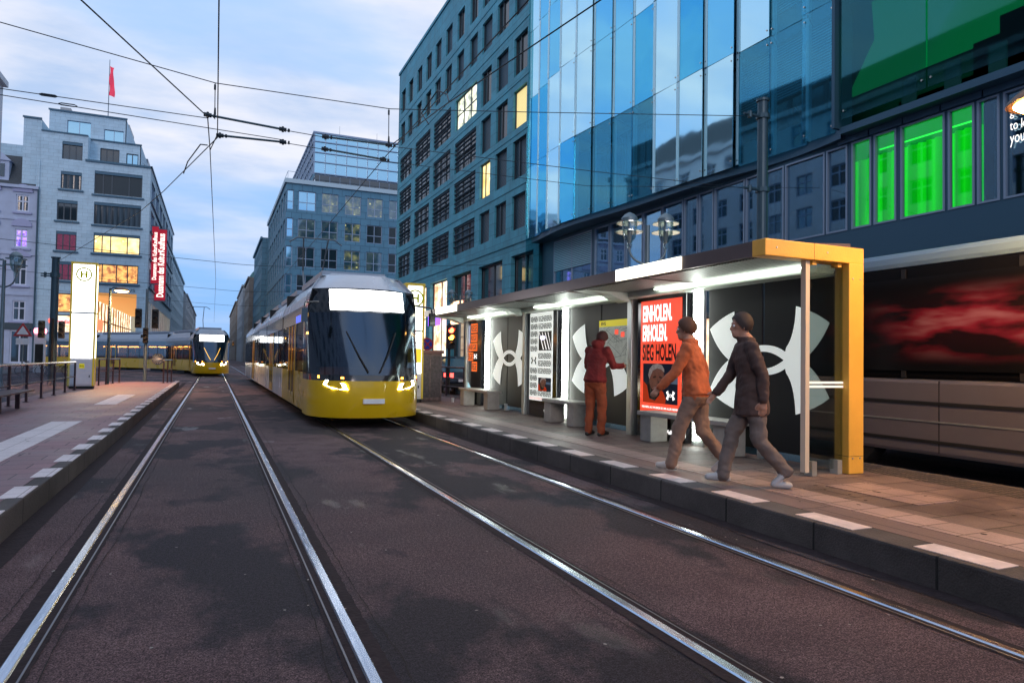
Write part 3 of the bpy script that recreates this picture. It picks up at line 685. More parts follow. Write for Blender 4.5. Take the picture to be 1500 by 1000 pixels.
# right part: open rooms with green ceilings
for fi,z in enumerate(FL[:-1]):
    m=MB(); zc=FL[fi+1]-.34; m.add([(16.5,8.2 if fi==0 else 9.5,zc),(21.8,7,zc),(21.8,18.5,zc),(18.5,14.7,zc),(16.5,13.2,zc)],[(0,1,2,3,4)]); m.build('ceiling',emat('green_lit_soffit',(.0,.16,.04),.6 if fi==0 else .35),gb)
    m=MB(); m.box(21.5,21.6,Y0,13.6,z,zc); m.box(18.8,19.0,10.2,11.2,z,z+2.6); m.box(18,18.1,8,13.5,z+.05,z+.95); m.build('interior',pmat('green_dim_interior',(.01,.06,.045),.8),gb)
    if fi==0:
        for yk in (8.8,10.1,11.2,12.4): m.box(17.2,17.25,yk,yk+.42,8.6,9.3)
        m.build('desk_screen',pmat('pale_green_board',(.02,.10,.08),.6),gb)
# the outer skin: each pane its own part, a little turned so that they shingle
def pane(y0,y1,z0,z1,mat,yaw,x):
    m=MB(); w=(y1-y0)/2; cy=(y0+y1)/2; ca,sa=math.cos(yaw),math.sin(yaw)
    T=lambda a,h,t:(x+t*ca+a*sa*-1,cy+a*ca+t*sa,h)
    m.box(-w,w,z0,z1,-.01,.01,T=lambda a,h,t:T(a,h,t)); o=m.build('glass_panel',mat,gb)
    c=MB()
    for a in (-w+.09,w-.09):
        for h in (z0+.22,z1-.22):
            p=T(a,h,-.03); c.cyl(p,(p[0]+.05,p[1],p[2]),.028,.028,8)
    c.build('glass_clamp',M['chrome'],o)
    if mat is not M['pane_g'] and mat is not M['pane_c']:
        e=MB(); e.box(w-.17,w-.02,z0+.01,z1-.01,-.022,-.012,T=lambda a,h,t:T(a,h,t)); e.build('glass_edge',M['edge'],o)
rnd=random.Random(5)
for fi in range(4):
    z0=FL[fi]-.02 if fi else 8.02; z1=FL[fi+1]-.04
    y=Y1; k=0
    while y>13.9:
        w=1.40; y0=max(y-w,13.88)
        bright=k%3==0 or rnd.random()<.25
        q_=rnd.random(); mat=(M['pane_b'] if q_<(.6 if y>27 else .3) else M['pane_b2']) if q_<(.85 if y>27 else .62) else M['pane_m']
        if fi==0 and (22.2<y<28.0 or y<18.9): mat=M['pane_c']
        if fi==1 and y<17.2: mat=M['pane_c']
        if fi==0 and 19<y<22.2: mat=M['pane_b']
        if y-w<13.95 and y<15: pass
        yaw=math.radians(2.6+rnd.uniform(-1.4,1.4))
        pane(y0+.03,y+.05,z0,z1,mat,yaw,gx((y+y0)/2)+ (0.0))
        y-=w; k+=1
for fi in range(4):
    z0=FL[fi]+.1 if fi==0 else FL[fi]; z1=FL[fi+1]-.03
    for a,c in ((11.1,13.55),(8.55,11.05),(5.9,8.5),(3.2,5.85)):
        pane(a,c,z0,z1,M['pane_g'],0,15.75)
for k in range(14):
    y=Y1-.05-1.40*k+.02; m=MB()
    m.box(gx(y)+.05,gx(y)+.20,y-.015,y+.015,8.1,22.8); m.box(gx(y)+.04,gx(y)+.055,y-.055,y+.055,8.1,22.8); m.build('glass_fin',M['fin'],gb)
m=MB()
for z in FL[1:4]:
    for k in range(22): 
        y=Y1-.05-1.4*k
        if y>13.9: m.cyl((gx(y)-.0,y,z-.02),(16.2,y,z-.3),.03,.03,6)
for y in (28.3,26.9,25.4,23.9,22.6,18.3,16.9,15.5):
    m.tube([(gx(y)+.03,y,8.35),(gx(y)+.25,y,8.5),(gx(y)+.35,y,9.1),(gx(y)+.03,y,9.3)],.03,6)
m.build('bracket',M['metalg'],gb)
m=MB(); m.box(16,30,Y0,Y1,26.0,26.4); m.build('roof',M['cornice'],gb)
m=MB(); m.box(15.2,16.3,33.12,33.2,5.0,26); m.build('edge_fin',M['pane_g'],gb)
m=MB(); m.box(16.2,30,1.8,2.0,0,26); m.box(29.5,29.6,2,33,0,26); m.build('wall',M['metalg'],gb)
# ------------------------------------------------------------------ centre: grey block with glass penthouse
c=thing('office_building',(9,101,0),'grey panelled office block with a glass penthouse beyond the crossing','building')
T=lambda u,v,w:(u,101+w,v)
crow=[(22.4,25.2),(18.5,21.2),(14.3,17.2),(10.4,13.2),(6.4,9.2),(.4,4.6)]
ccol=[(8.95,9.85),(10.5,12.9),(13.75,16.1),(17.05,19.4),(20.3,22.6),(23.6,25.9),(26.9,29.2)]
ops=[(a,d,z0,z1) for z0,z1 in crow for a,d in ccol]
m=MB(); facade(m,T,8.84,30,0,26.2,ops,.3)
T2=lambda u,v,w:(8.84+w,u,v)
scol=[(102.2+4.2*k,105.0+4.2*k) for k in range(8)]
ops2=[(a,d,z0,z1) for z0,z1 in crow for a,d in scol]
facade(m,T2,101,136.5,0,26.2,ops2,.3); m.box(8.85,30,136.4,136.6,0,26.2); m.box(9,30,101.5,136,25.9,26.1)
m.build('wall',M['cstone'],c)
m=MB(); m.box(8.6,30,100.75,101,26.15,26.75); m.box(8.6,8.84,101,136.6,26.15,26.75); m.box(8.84,30,101,136,26.3,26.6); m.build('cornice',pmat('pale_cornice',(.42,.55,.62),.5),c)
for i,o in enumerate(ops):
    g=M['dkglass']
    if o[0]<9: g=M['skyglass']
    elif i//7==0 and 2<=i%7<=4: g=M['room_d']
    elif (i//7,i%7) in ((0,1),): g=M['skyglass']
    elif (i//7,i%7) in ((2,3),(1,3)): g=M['room_d']
    window(T,o,c,M['framel'],g,depth=.28,mull=(.5,) if o[1]-o[0]>1.5 else (),trans=(.42,),fw=.1)
for i,o in enumerate(ops2): window(T2,o,c,M['framel'],M['skyglass'] if i%3==0 else M['dkglass'],depth=.28,mull=(.5,),trans=(),fw=.1)
m=MB(); m.box(12.9,30,102.5,134,26.7,28.4); m.build('terrace_storey',M['dkglass'],c)
m=MB(); m.box(12.7,30,102.4,134,28.4,34.2); m.build('penthouse',M['skyglass'],c)
m=MB()
for x in [12.72+1.55*k for k in range(12)]: m.box(x-.05,x+.05,102.25,102.4,28.2,34.3)
for z in (28.35,30.0,31.4,33.0,34.25): m.box(12.6,30,102.22,102.36,z-.06,z+.06)
for y in [102.4+2.0*k for k in range(16)]: m.box(12.55,12.7,y-.05,y+.05,28.2,34.3)
for z in (28.35,30.0,31.4,33.0,34.25): m.box(12.52,12.66,102.3,134,z-.06,z+.06)
m.box(12.5,30,102.2,134,34.25,34.45); m.build('penthouse_frame',M['framel'],c)
m=MB()
m.tube([(9.0,101.0,27.8),(30,101.0,27.8)],.03,6); m.tube([(9.0,101.0,27.8),(9.0,136,27.8)],.03,6)
for k in range(15): m.cyl((9.0+1.45*k,101,26.7),(9.0+1.45*k,101,27.8),.025,.025,5)
m.build('railing',M['framel'],c)
m=MB(); m.box(15.5,18.2,106,109,34.4,35.3); m.box(21.5,24,106,109,34.4,35.1); m.cyl((17,107,35),(17,107,37.3),.04,.02,6); m.cyl((22.8,107,35),(22.8,107,37.0),.04,.02,6); m.build('roof_plant',M['metalg'],c)
# ------------------------------------------------------------------ farther buildings
def row_building(name,label,face,x,y0,y1,h,wallm,roofm=None,floors=5,cols=6,gl=M['dkglass'],y_front=True,depthx=18,group=None,ground=4.2):
    """plain street building; face=+1 right side of the street (front faces -x), -1 left side"""
    o=thing(name,(x,(y0+y1)/2,0),label,'building',group)
    T=lambda u,v,w:(x+face*w,u,v); fh=(h-ground-.8)/floors; bw=(y1-y0)/cols
    ops=[(y0+bw*(i+.25),y0+bw*(i+.75),ground+fh*(j+.2),ground+fh*(j+.82)) for j in range(floors) for i in range(cols)]
    m=MB(); facade(m,T,y0,y1,0,h,ops,.25)
    xe=x+face*depthx
    Tf=lambda u,v,w:(u,y0+w,v); nf=max(2,int(depthx/3.4)); bf=depthx/nf; xs=min(x,xe)
    opf=[(xs+bf*(i+.25),xs+bf*(i+.75),ground+fh*(j+.2),ground+fh*(j+.82)) for j in range(floors) for i in range(nf)] if y_front else []
    facade(m,Tf,xs,xs+depthx,0,h,opf,.25)
    m.box(xs+.02,xs+depthx-.02,y0+.5,y1,h-.3,h-.02); m.box(xs,xs+depthx,y1-.05,y1,0,h)
    m.box(min(x,x-face*.35),max(x,x-face*.35),y0-.3,y1,h-.35,h+.1); m.build('wall',wallm,o)
    for q in ops: window(T,q,o,M['framel'],gl,depth=.24,mull=(.5,),trans=(.65,),fw=.12)
    for q in opf: window(Tf,q,o,M['framel'],gl,depth=.24,mull=(.5,),trans=(.65,),fw=.12)
    if roofm:
        m=MB(); m.add([(x,y0,h),(x,y1,h),(xe,y1,h),(xe,y0,h),(x+face*2.2,y0+1,h+3.6),(x+face*2.2,y1-1,h+3.6),(xe-face*2.2,y1-1,h+3.6),(xe-face*2.2,y0+1,h+3.6)],[(0,1,5,4),(1,2,6,5),(2,3,7,6),(3,0,4,7),(4,5,6,7)]); m.build('roof',roofm,o)
    return o
row_building('office_building','slim dark panelled block just behind the grey office block with the penthouse',1,7.9,137,165,24.0,M['cstone'],floors=6,cols=9,y_front=False)
row_building('town_house','old stone house with blue green mansard roof up the right side of the street',1,7.0,166,190,19.5,M['ochre'],M['roofgreen'],5,7,y_front=True)
row_building('town_house','pale old house beyond the one with blue green mansard roof',1,6.6,191,235,20,M['cream'],M['roofgreen'],5,9)
row_building('town_house','distant dark house at the far right end of the street',1,6.2,236,330,19,M['ochre'],M['slate'],5,12)
row_building('office_building','long pale office block beyond the red banner building',-1,-8.3,156,215,21.8,M['lstone'],None,6,11,gl=M['dkglass'])
row_building('town_house','distant house at the far left end of the street',-1,-7.6,216,330,19,M['cream'],M['slate'],5,12)
row_building('office_building','block closing the far end of the street',1,-7.5,420,440,15,M['cstone'],None,4,5,depthx=14)
# the block opposite the glass front (seen in its reflections)
row_building('apartment_block','pale apartment block opposite the glass front, seen in its reflections',-1,-16,-30,66,23,M['pale'],M['slate'],6,26,depthx=14,y_front=False)
# ------------------------------------------------------------------ left: corner department store
b=thing('corner_building',(-8.2,101,0),'pale stone corner store with stepped top floors, lit windows and a long red banner','building')
T=lambda u,v,w:(u,101+w,v)
W=[((-14.55,-9.15,21.95,24.9),(.18,.36,.72),'d'),((-14.5,-9.2,18.05,20.9),(.18,.36,.72),'d'),((-14.45,-9.2,14.4,16.95),(.18,.36,.72),'y'),((-14.3,-9.3,10.6,13.0),(.18,.5,.75),'o'),
   ((-18.2,-15.95,22.2,24.4),(.33,.66),'d'),((-18.5,-16.3,18.2,20.75),(.33,.66),'d'),((-18.5,-16.3,14.4,16.8),(.33,.66),'r'),((-18.4,-16.4,10.65,13.0),(.33,.66),'r'),
   ((-18.3,-15.3,6.6,9.0),(),'o'),((-18.3,-15.3,.3,6.3),(),'s')]
arc=(-14.6,-9.4,0,9.3)
ops=[w[0] for w in W]+[arc]
m=MB(); facade(m,T,-20.4,-8.22,0,25.95,ops,.35)
# upper set-backs
U_=[((-18.15,-15.95,25.7,28.2),(.33,.66),'d'),]
Tu=lambda u,v,w:(u,101+w,v)
facade(m,Tu,-20.4,-15.4,25.95,29.15,[U_[0][0]],.3)
T3=lambda u,v,w:(u,103+w,v)
U3=[((-14.3,-12.1,26.1,28.4),(.33,.66),'d'),((-11.3,-9.9,26.1,28.1),(.5,),'g')]
facade(m,T3,-15.4,-9.6,25.95,29.4,[u[0] for u in U3],.3)
T4=lambda u,v,w:(u,105+w,v)
facade(m,T4,-20.4,-11.6,29.15,33.1,[(-18.4,-15.7,29.4,32.1),(-14.2,-11.9,29.4,31.5)],.3)
m.box(-15.4,-15.38,101,103,25.95,29.3)
m.box(-22.3,-20.4,101.2,120,22,30.6)
m.box(-20.39,-8.3,101.3,156,25.6,25.93); m.box(-20.3,-9.7,103.3,154,29.0,29.13);m.box(-20.3,-11.7,105.3,150,32.9,33.08)
m.box(-9.7,-9.6,103,154,25.95,29.4); m.box(-11.7,-11.6,105,150,29.15,33.1)
# street side
TS=lambda u,v,w:(-8.22-w,u,v)
sops=[]
for z0,z1 in ((21.95,24.9),(18.05,20.9),(14.4,16.95),(10.6,13.0)):
    for k in range(7): sops.append((103.2+7.4*k,109.4+7.4*k,z0,z1))
aops=[(103.0+4.2*k,106.2+4.2*k,0,8.6) for k in range(12)]
facade(m,TS,101,155.5,0,25.95,sops+aops,.35)
m.box(-20,-8.24,155.3,155.5,0,25.9)
m.build('wall',M['lstone'],b)
m=MB()
m.box(-15.6,-8.05,100.8,101.0,25.95,26.2); m.box(-8.2,-8.0,100.8,155.5,25.95,26.2)
m.box(-20.4,-9.5,102.8,103,29.3,29.45) ; m.box(-20.4,-15.4,100.85,101.0,29.15,29.3)
m.box(-20.5,-11.5,104.8,105,33.1,33.3); m.box(-22.4,-20.4,101.0,101.2,30.6,30.8)
for w in W[:8]: a,c_,z0,_=w[0]; m.box(a-.25,c_+.25,100.8,101,z0-.28,z0-.08)
for k in range(4): z0=(21.95,18.05,14.4,10.6)[k]; m.box(-8.2,-8.0,102.5,154,z0-.28,z0-.08)
m.build('cornice',M['cornice'],b)
for o,mu,k in W+U_:
    g={'d':M['dkglass'],'y':M['room_y'],'o':M['room_o'],'r':M['room_red'],'s':M['room_shop'],'g':M['skyglass']}[k]
    window(T,o,b,M['frame'] if k!='o' else M['frame'],g,depth=.3,mull=mu,trans=(),fw=.12)
    if k in 'dyr': q=MB(); q.box(o[0]-.0,o[1],o[3]-.38,o[3],.05,.12,T=T); q.build('shutter_box',M['cornice'],b)
for o,mu,k in U3: window(T3,o,b,M['frame'],M['dkglass'] if k=='d' else M['skyglass'],depth=.3,mull=mu,fw=.1)
for o in ((-18.4,-15.7,29.4,32.1),(-14.2,-11.9,29.4,31.5)): window(T4,o,b,M['framel'],M['skyglass'],depth=.3,mull=(.5,),fw=.06)
for i,o in enumerate(sops): window(TS,o,b,M['framel'],M['skyglass'] if (i*3)%5 in(0,1,3) else M['dkglass'],depth=.28,mull=(.25,.5,.75),fw=.12)
m=MB(); m.box(-14.0,-9.5,101.01,101.03,9.35,9.36); 
P=lambda u,v,w:(u,100.95+w,v)
text('HAUS','lettering',P,-11.6,-9.6,9.55,9.95,pmat('facade_letters',(.08,.12,.14),.5),b)
# arcade interior: ceiling, lit shopfronts, floor, red signs
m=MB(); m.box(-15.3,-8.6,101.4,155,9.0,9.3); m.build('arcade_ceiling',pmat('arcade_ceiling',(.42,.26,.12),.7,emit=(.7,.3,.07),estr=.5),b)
m=MB(); m.box(-15.4,-15.3,101.4,155,0,9.0); m.build('shop_front',M['room_shop'],b)
m=MB()
for k in range(16): m.box(-15.25,-15.1,102.5+3.2*k,102.8+3.2*k,0,8.9)
for z in (3.4,6.2): m.box(-15.24,-15.15,101.5,155,z,z+.18)
m.build('shop_frame',pmat('ochre_frame',(.3,.18,.08),.6),b)
for y,z,h in ((108,4.8,1.5),(124,3.4,1.0),(116,2.2,.8)):
    m=MB(); m.box(-15.0,-14.9,y,y+7,z,z+h); m.build('shop_sign',emat('red_shop_sign',(1,.10,.05),2.4),b)
m=MB(); m.box(-18.3,-15.3,101.05,101.12,5.15,5.75); m.build('shop_sign',M['posterw'],b)
P=lambda u,v,w:(u,100.98+w,v)
text('vodafone','lettering',P,-18.0,-15.7,5.2,5.7,emat('red_letters',(1,.06,.04),1.6),b,bold=.02)
m=MB(); m.cyl((-18.6,101.0,5.5),(-18.6,100.9,5.5),.38,.38,20); m.build('shop_emblem',emat('red_emblem',(1,.10,.06),2.),b)
# roof terrace bits
m=MB(); m.box(-19.6,-18.4,107,112,33.1,34.3); m.box(-13.2,-12,112,118,33.1,34.6); m.box(-11.3,-10.2,120,126,29.4,32.0)
for k in range(20): m.cyl((-9.2,103.2+2*k,26),(-9.2,103.2+2*k,27.0),.02,.02,5)
m.tube([(-9.2,103,27.0),(-9.2,143,27.0)],.03,5); m.build('roof_plant',M['metalg'],b)
# banners hang from the facade
def banner(name,label,y,z0,z1,txt,w0,w1,big):
    o=thing(name,(-8.2,y,z0),label,'banner')
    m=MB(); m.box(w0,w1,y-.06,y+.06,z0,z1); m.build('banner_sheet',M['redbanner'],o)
    m=MB(); m.box(-8.3,w1+.1,y-.1,y+.1,z1,z1+.15); m.box(-8.3,w1+.1,y-.1,y+.1,z0-.15,z0); m.build('banner_frame',M['metalg'],o)
    P=lambda u,v,w:(w1-.25-v,y-.08+w,z0+u)
    P=lambda u,v,w:((w0+w1)/2-(w1-w0)*.33+ (1-v)*(w1-w0)*.66,y-.09+w,z0+u)
    if big: text(txt,'lettering',P,.5,z1-z0-.6,0,1,M['bannertext'],o,bold=.02)
    else: 
        text(txt,'lettering',P,.5,(z1-z0)*.9,0,1,M['bannertext'],o,bold=.02)
banner('hanging_banner','tall red banner with white vertical lettering on the street side of the corner store',112,9.4,19.8,'Dussmann das KulturKaufhaus',-8.15,-6.75,True)
banner('hanging_banner','narrower red banner with small print, in front of the tall lettered one',105,11.2,19.0,'Dussmann das KulturKaufhaus',-8.15,-7.35,False)
# flag on the roof
fp=thing('flagpole',(-14.2,108,33.1),'thin flagpole with a long red flag on the roof of the corner store','flagpole')
m=MB(); m.cyl((-14.2,108,33.1),(-14.2,108,42.1),.06,.04,8); m.build('pole',M['metalg'],fp)
m=MB(); vs=[]
for i in range(13):
    z=41.2-.34*i
    for j in range(5):
        vs.append((-14.16+ (.14*j)*(1-.25*math.sin(i*.5)) +.05*math.sin(i*.9+j), 108+.16*math.sin(i*.8+j*.9), z-.04*j))
m.add(vs,[(i*5+j,i*5+j+1,(i+1)*5+j+1,(i+1)*5+j) for i in range(12) for j in range(4)]); m.build('flag',pmat('red_flag',(.7,.05,.10),.8,emit=(.7,.05,.1),estr=.3),fp,smooth=True)
# ------------------------------------------------------------------ left: lilac stucco house
h=thing('town_house',(-24,101,0),'lilac stucco house with arched window hoods and slate mansard beside the corner store','building')
cols=[(-22.75,-21.4),(-26.0,-24.6),(-29.3,-27.9),(-32.5,-31.1)]
rowz=[(18.85,20.9,0),(14.4,16.65,1),(9.75,13.0,2),(5.4,7.85,0)]
ops=[(a,c_,z0,z1) for z0,z1,_ in rowz for a,c_ in cols]+[(-22.9,-20.9,.2,4.2),(-26.5,-23.6,.2,4.2),(-30,-27.2,.2,4.2)]
m=MB(); facade(m,T,-34,-20.4,0,22,ops,.3); m.box(-34,-33.9,101,115,0,22)
for z in (8.6,13.6,17.9): m.box(-34,-20.45,100.88,101,z-.12,z+.12)
m.box(-34,-20.42,100.6,101,21.7,22.05); m.build('wall',M['lilac'],h)
for i,o in enumerate(ops):
    f=window(T,o,h,M['framew'],M['room_pur'] if i==4 else M['dkglass'],depth=.22,mull=(.5,),trans=(.62,) if i<16 else (),fw=.16,name='window')
M['mould']=pmat('stucco_moulding',(.36,.38,.56),.8)
for z0,z1,k in rowz:
    for a,c_ in cols:
        m=MB(); m.box(a-.3,c_+.3,100.8,101,z0-.3,z0-.1); m.build('window_sill',M['mould'],h)
        m=MB()
        if (k==0 and z0>10) or k==1:
            pts=[(a-.35,z1+.35),(a-.35,z1+.55)]+[((a+c_)/2-math.cos(t)*(c_-a+.7)/2,z1+.55+math.sin(t)*.75) for t in [PI*i/10 for i in range(1,10)]]+[(c_+.35,z1+.55),(c_+.35,z1+.35)]
            m.prism(pts,100.82,100.99,lambda u,v,w:(u,w,v))
        if k==2: m.prism([(a-.4,z1+.3),(a-.4,z1+.5),((a+c_)/2,z1+1.2),(c_+.4,z1+.5),(c_+.4,z1+.3)],100.8,100.99,lambda u,v,w:(u,w,v))
        if m.v: m.build('window_hood',M['mould'],h)
m=MB(); m.add([(-34,101,22.05),(-20.5,101,22.05),(-20.9,103.4,26.2),(-34,103.4,26.2)],[(0,1,2,3)]); m.add([(-20.5,101,22.05),(-20.5,112,22.05),(-20.9,112,26.2),(-20.9,103.4,26.2)],[(0,1,2,3)]); m.add([(-20.9,103.4,26.2),(-34,103.4,26.2),(-34,112,26.8),(-20.9,112,26.8)],[(0,1,2,3)]); m.build('roof',M['slate'],h)
m=MB(); m.box(-34,-20.6,106,112,26,28.3); m.box(-20.75,-20.4,100.9,108,21.8,25.5); m.build('parapet_wall',M['lstone'],h)
for cx in (-24.6,-28.6):
    m=MB(); m.box(cx-.95,cx+.95,101.3,103.5,22.6,25.0); m.prism([(cx-1.2,25.0),(cx,26.1),(cx+1.2,25.0)],101.1,103.6,lambda u,v,w:(u,w,v)); dd=m.build('dormer',M['lilac'],h)
    m=MB(); m.box(cx-.5,cx+.5,101.22,101.3,23.0,24.6); m.build('window',M['dkglass'],dd)
m=MB(); m.cyl((-20.45,100.75,.1),(-20.45,100.75,22),.1,.1,8); m.build('downpipe',M['mast'],h)
m=MB(); m.box(-24,-20.6,100.85,101,4.3,5.1); m.build('fascia',pmat('dark_fascia',(.02,.05,.07),.5),h)
m=MB(); m.box(-21.4,-20.8,100.4,100.85,3.6,4.4); m.build('shop_sign',pmat('projecting_sign',(.02,.04,.08),.4),h)
# ------------------------------------------------------------------ tram shelter
SX=6.65; Z0=PZ
sh=thing('tram_shelter',(SX,12,Z0),'long glass and black panelled tram shelter with a flat brown canopy and yellow end frame','shelter')
M['ctube']=emat('ceiling_tube',(.9,1,.85),6)
# canopy: wedge section, fascia at the front
m=MB(); PX=lambda u,v,w:(u,w,v)
m.prism([(5.39,2.63),(5.39,2.80),(6.90,2.90),(6.90,2.70),(5.6,2.66)],5.80,18.5,PX); m.build('canopy',M['canopy'],sh)
m=MB(); m.box(5.50,6.36,5.82,18.4,2.628,2.640); m.build('canopy_lining',M['lining'],sh)
for y in (8.0,10.15,12.3,14.45,16.6): m=MB(); m.box(5.42,6.4,y-.015,y+.015,2.615,2.633); m.build('lining_joint',M['canopy'],sh)
m=MB(); m.bevbox(6.38,6.72,5.82,18.45,2.53,2.655,.02); m.build('canopy_beam',M['beam'],sh)
for y in (9.92,14.28,18.2):
    m=MB(); m.prism([(5.55,2.63),(6.40,2.63),(6.40,2.47),(6.25,2.50),(6.05,2.575)],y-.045-.12,y+.045+.12,PX); m.build('bracket',M['beam'],sh)
    m=MB(); m.bevbox(6.52,6.66,y-.07,y+.07,Z0,2.55,.012); m.build('post',M['alu'],sh)
for a,c_ in ((7.03,8.55),(15.75,17.4)):
    m=MB(); m.box(5.372,5.39,a,c_,2.635,2.80); m.build('fascia_lamp',M['fasciaLamp'],sh)
# lit strip hidden over the beam
for a,c_ in ((6.0,8.9),(10.1,13.3),(14.5,17.5)):
    m=MB(); m.box(6.30,6.355,a,c_,2.59,2.612); m.build('ceiling_lamp',M['ctube'],sh)
# end frame and end pane
m=MB(); m.bevbox(5.39,6.88,5.60,5.80,2.625,2.81,.012); m.bevbox(6.645,6.88,5.60,5.80,Z0,2.63,.012); m.build('end_frame',M['endwood'],sh)
for x,z in ((6.70,.40),(6.82,.40),(6.70,2.45),(6.82,2.45),(5.55,2.72),(6.30,2.72)):
    m=MB(); m.cyl((x,5.602,z),(x,5.592,z),.011,.010,10); m.build('bolt',M['alu'],sh)
m=MB(); m.box(6.642,6.884,5.5985,5.8015,.42,.424); m.box(6.10,6.104,5.5985,5.8015,2.627,2.812); m.build('frame_joint',M['rubber'],sh)
m=MB(); m.box(6.06,6.645,5.69,5.705,Z0+.06,2.60); m.build('end_glass',glassmat('end_glass',(.75,.82,.8),(.6,.6,.6),.06,.02,.5),sh)
m=MB(); m.box(6.04,6.10,5.66,5.73,Z0+.04,2.64); m.build('end_glass_frame',pmat('cream_strip',(.62,.55,.45),.5),sh)
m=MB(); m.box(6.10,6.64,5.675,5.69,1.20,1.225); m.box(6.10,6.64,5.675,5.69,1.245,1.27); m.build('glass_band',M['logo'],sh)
for x in (6.16,6.55):
    m=MB(); m.box(x-.03,x+.03,5.65,5.74,2.58,2.66); m.build('glass_holder',M['endwood'],sh)
    m=MB(); m.box(x-.035,x+.035,5.64,5.75,Z0,Z0+.16); m.build('glass_foot',M['alu'],sh)
# back wall panels, with a seam (and foot) in the middle of each bay
P=lambda u,v,w:(SX-w,-u,v)
seams=[]
for a,s_,c_ in ((5.78,6.94,8.02),(10.02,11.05,12.28),(14.42,15.5,16.62)):
    for q in ((a,s_-.02),(s_+.02,c_)):
        m=MB(); m.box(SX,SX+.03,q[0],q[1],Z0+.12,2.56); m.build('wall_panel',M['panel'],sh)
    m=MB(); m.bevbox(SX-.05,SX+.05,s_-.05,s_+.05,Z0,Z0+.17,.01); m.build('panel_foot',M['alu'],sh)
    m=MB(); m.box(SX+.005,SX+.03,a,c_,Z0+.03,Z0+.12); m.build('base_glass',M['skyglass'],sh)
# emblem on each bay: two interlocked horned arcs with a lens-shaped ring
def emblem(Pm,cx,cz,W_,H_,mat,parent,name='emblem',w=.006):
    """Pm(u,v,w); half width W_, half height H_"""
    m=MB()
    def q(x,z): return (cx+x*W_,cz+z*H_)
    def bez(p0,p1,p2,n=8): return [((1-t)**2*p0[0]+2*t*(1-t)*p1[0]+t*t*p2[0],(1-t)**2*p0[1]+2*t*(1-t)*p1[1]+t*t*p2[1]) for t in [i/n for i in range(n+1)]]
    for sx in (-1,1):
        for sz in (-1,1):
            inner=bez((.52,1.0),(.50,.42),(.36,.22),8)            # inner edge of the horn, down to the ring
            outer=bez((.62,0),(.86,.22),(1.0,.66),8)            # notch up to the tip
            tip=bez((1.0,.66),(.80,.88),(.52,1.0),6)
            poly=inner+[(.30,.0)]+outer+tip[1:-1]
            # strip it into quads between matching points
            L1=inner+[(.36,.12),(.42,.0)]; L2=list(reversed(outer+tip[1:-1]+[(.52,1.0)]))
            def samp(L,n):
                d=[0]
                for a,b in zip(L,L[1:]): d.append(d[-1]+math.hypot(a[0]-b[0],a[1]-b[1]))
                r=[];
                for i in range(n+1):
                    t=d[-1]*i/n; k=max(j for j in range(len(d)) if d[j]<=t+1e-9); k=min(k,len(L)-2)
                    f=(t-d[k])/(d[k+1]-d[k]+1e-12); r.append((L[k][0]+(L[k+1][0]-L[k][0])*f,L[k][1]+(L[k+1][1]-L[k][1])*f))
                return r
            A=samp(L1,16);B=samp(L2,16); vs=[]
            for a,b in zip(A,B): vs+= [Pm(*q(sx*a[0],sz*a[1]),w),Pm(*q(sx*b[0],sz*b[1]),w)]
            m.add(vs,[(2*i,2*i+1,2*i+3,2*i+2) for i in range(16)])
    n=32; vs=[]
    for i in range(n+1):
        t=-1+2*i/n
        # upper half ring
        xo=.47*t; zo=.29*(1-abs(t)**2.3)**.8 if abs(t)<1 else 0
        xi=.335*t; zi=.165*(1-t*t)
        vs.append((xo,zo,xi,zi))
    for sz in (-1,1):
        pv=[]
        for xo,zo,xi,zi in vs: pv+= [Pm(*q(xo,sz*zo),w+.0006),Pm(*q(xi,sz*zi),w+.0006)]
        m.add(pv,[(2*i,2*i+1,2*i+3,2*i+2) for i in range(n)])
    return m.build(name,mat,parent)
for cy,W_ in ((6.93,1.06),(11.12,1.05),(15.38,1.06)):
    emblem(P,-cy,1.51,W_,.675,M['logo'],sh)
for y in (8.27,12.47,16.82):
    m=MB(); m.cyl((SX-.05,y,.30),(SX-.05,y,2.55),.024,.024,10); m.build('light_tube',M['tube'],sh)
    m=MB(); m.box(SX-.01,SX+.04,y-.15,y-.06,Z0,2.56); m.box(SX-.01,SX+.04,y+.06,y+.11,Z0,2.56); m.box(SX+.0,SX+.02,y-.06,y+.06,Z0,2.56); m.build('tube_housing',M['alu'],sh)
m=MB(); m.box(6.62,7.1,18.45,18.5,Z0,2.6); m.build('end_panel',M['pblack'],sh)
# ---- poster cases (things of their own on the shelter)
def pcase(y0,y1,label):
    o=thing('poster_case',(SX,(y0+y1)/2,Z0),label,'poster')
    m=MB(); m.bevbox(SX-.06,SX+.10,y0,y1,Z0+.01,2.58,.01); m.build('case',M['pblack'],o); return o
PW=.068
Pc=lambda u,v,w:(SX-PW-w,-u,v)
pc=pcase(8.47,9.79,'black poster case with a red EINHOLEN ERHOLEN SIEG HOLEN poster over an athlete portrait')
m=MB(); m.box(SX-PW,SX-.0605,8.57,9.66,.59,2.47); m.build('poster',M['posteror'],pc)
ua,ub=-9.60,-8.63
text('EINHOLEN.','lettering',Pc,ua,ub-.18,2.12,2.40,M['inkw'],pc,bold=.035,w=.003)
text('ERHOLEN.','lettering',Pc,ua,ub-.30,1.80,2.08,M['inkw'],pc,bold=.035,w=.003)
text('SIEG HOLEN.','lettering',Pc,ua,ub-.03,1.48,1.76,M['ink'],pc,bold=.035,w=.003)
def poly(name,pts,mat,parent,w,Pm=Pc):
    m=MB(); m.add([Pm(u,v,w) for u,v in pts],[list(range(len(pts)))]); return m.build(name,mat,parent)
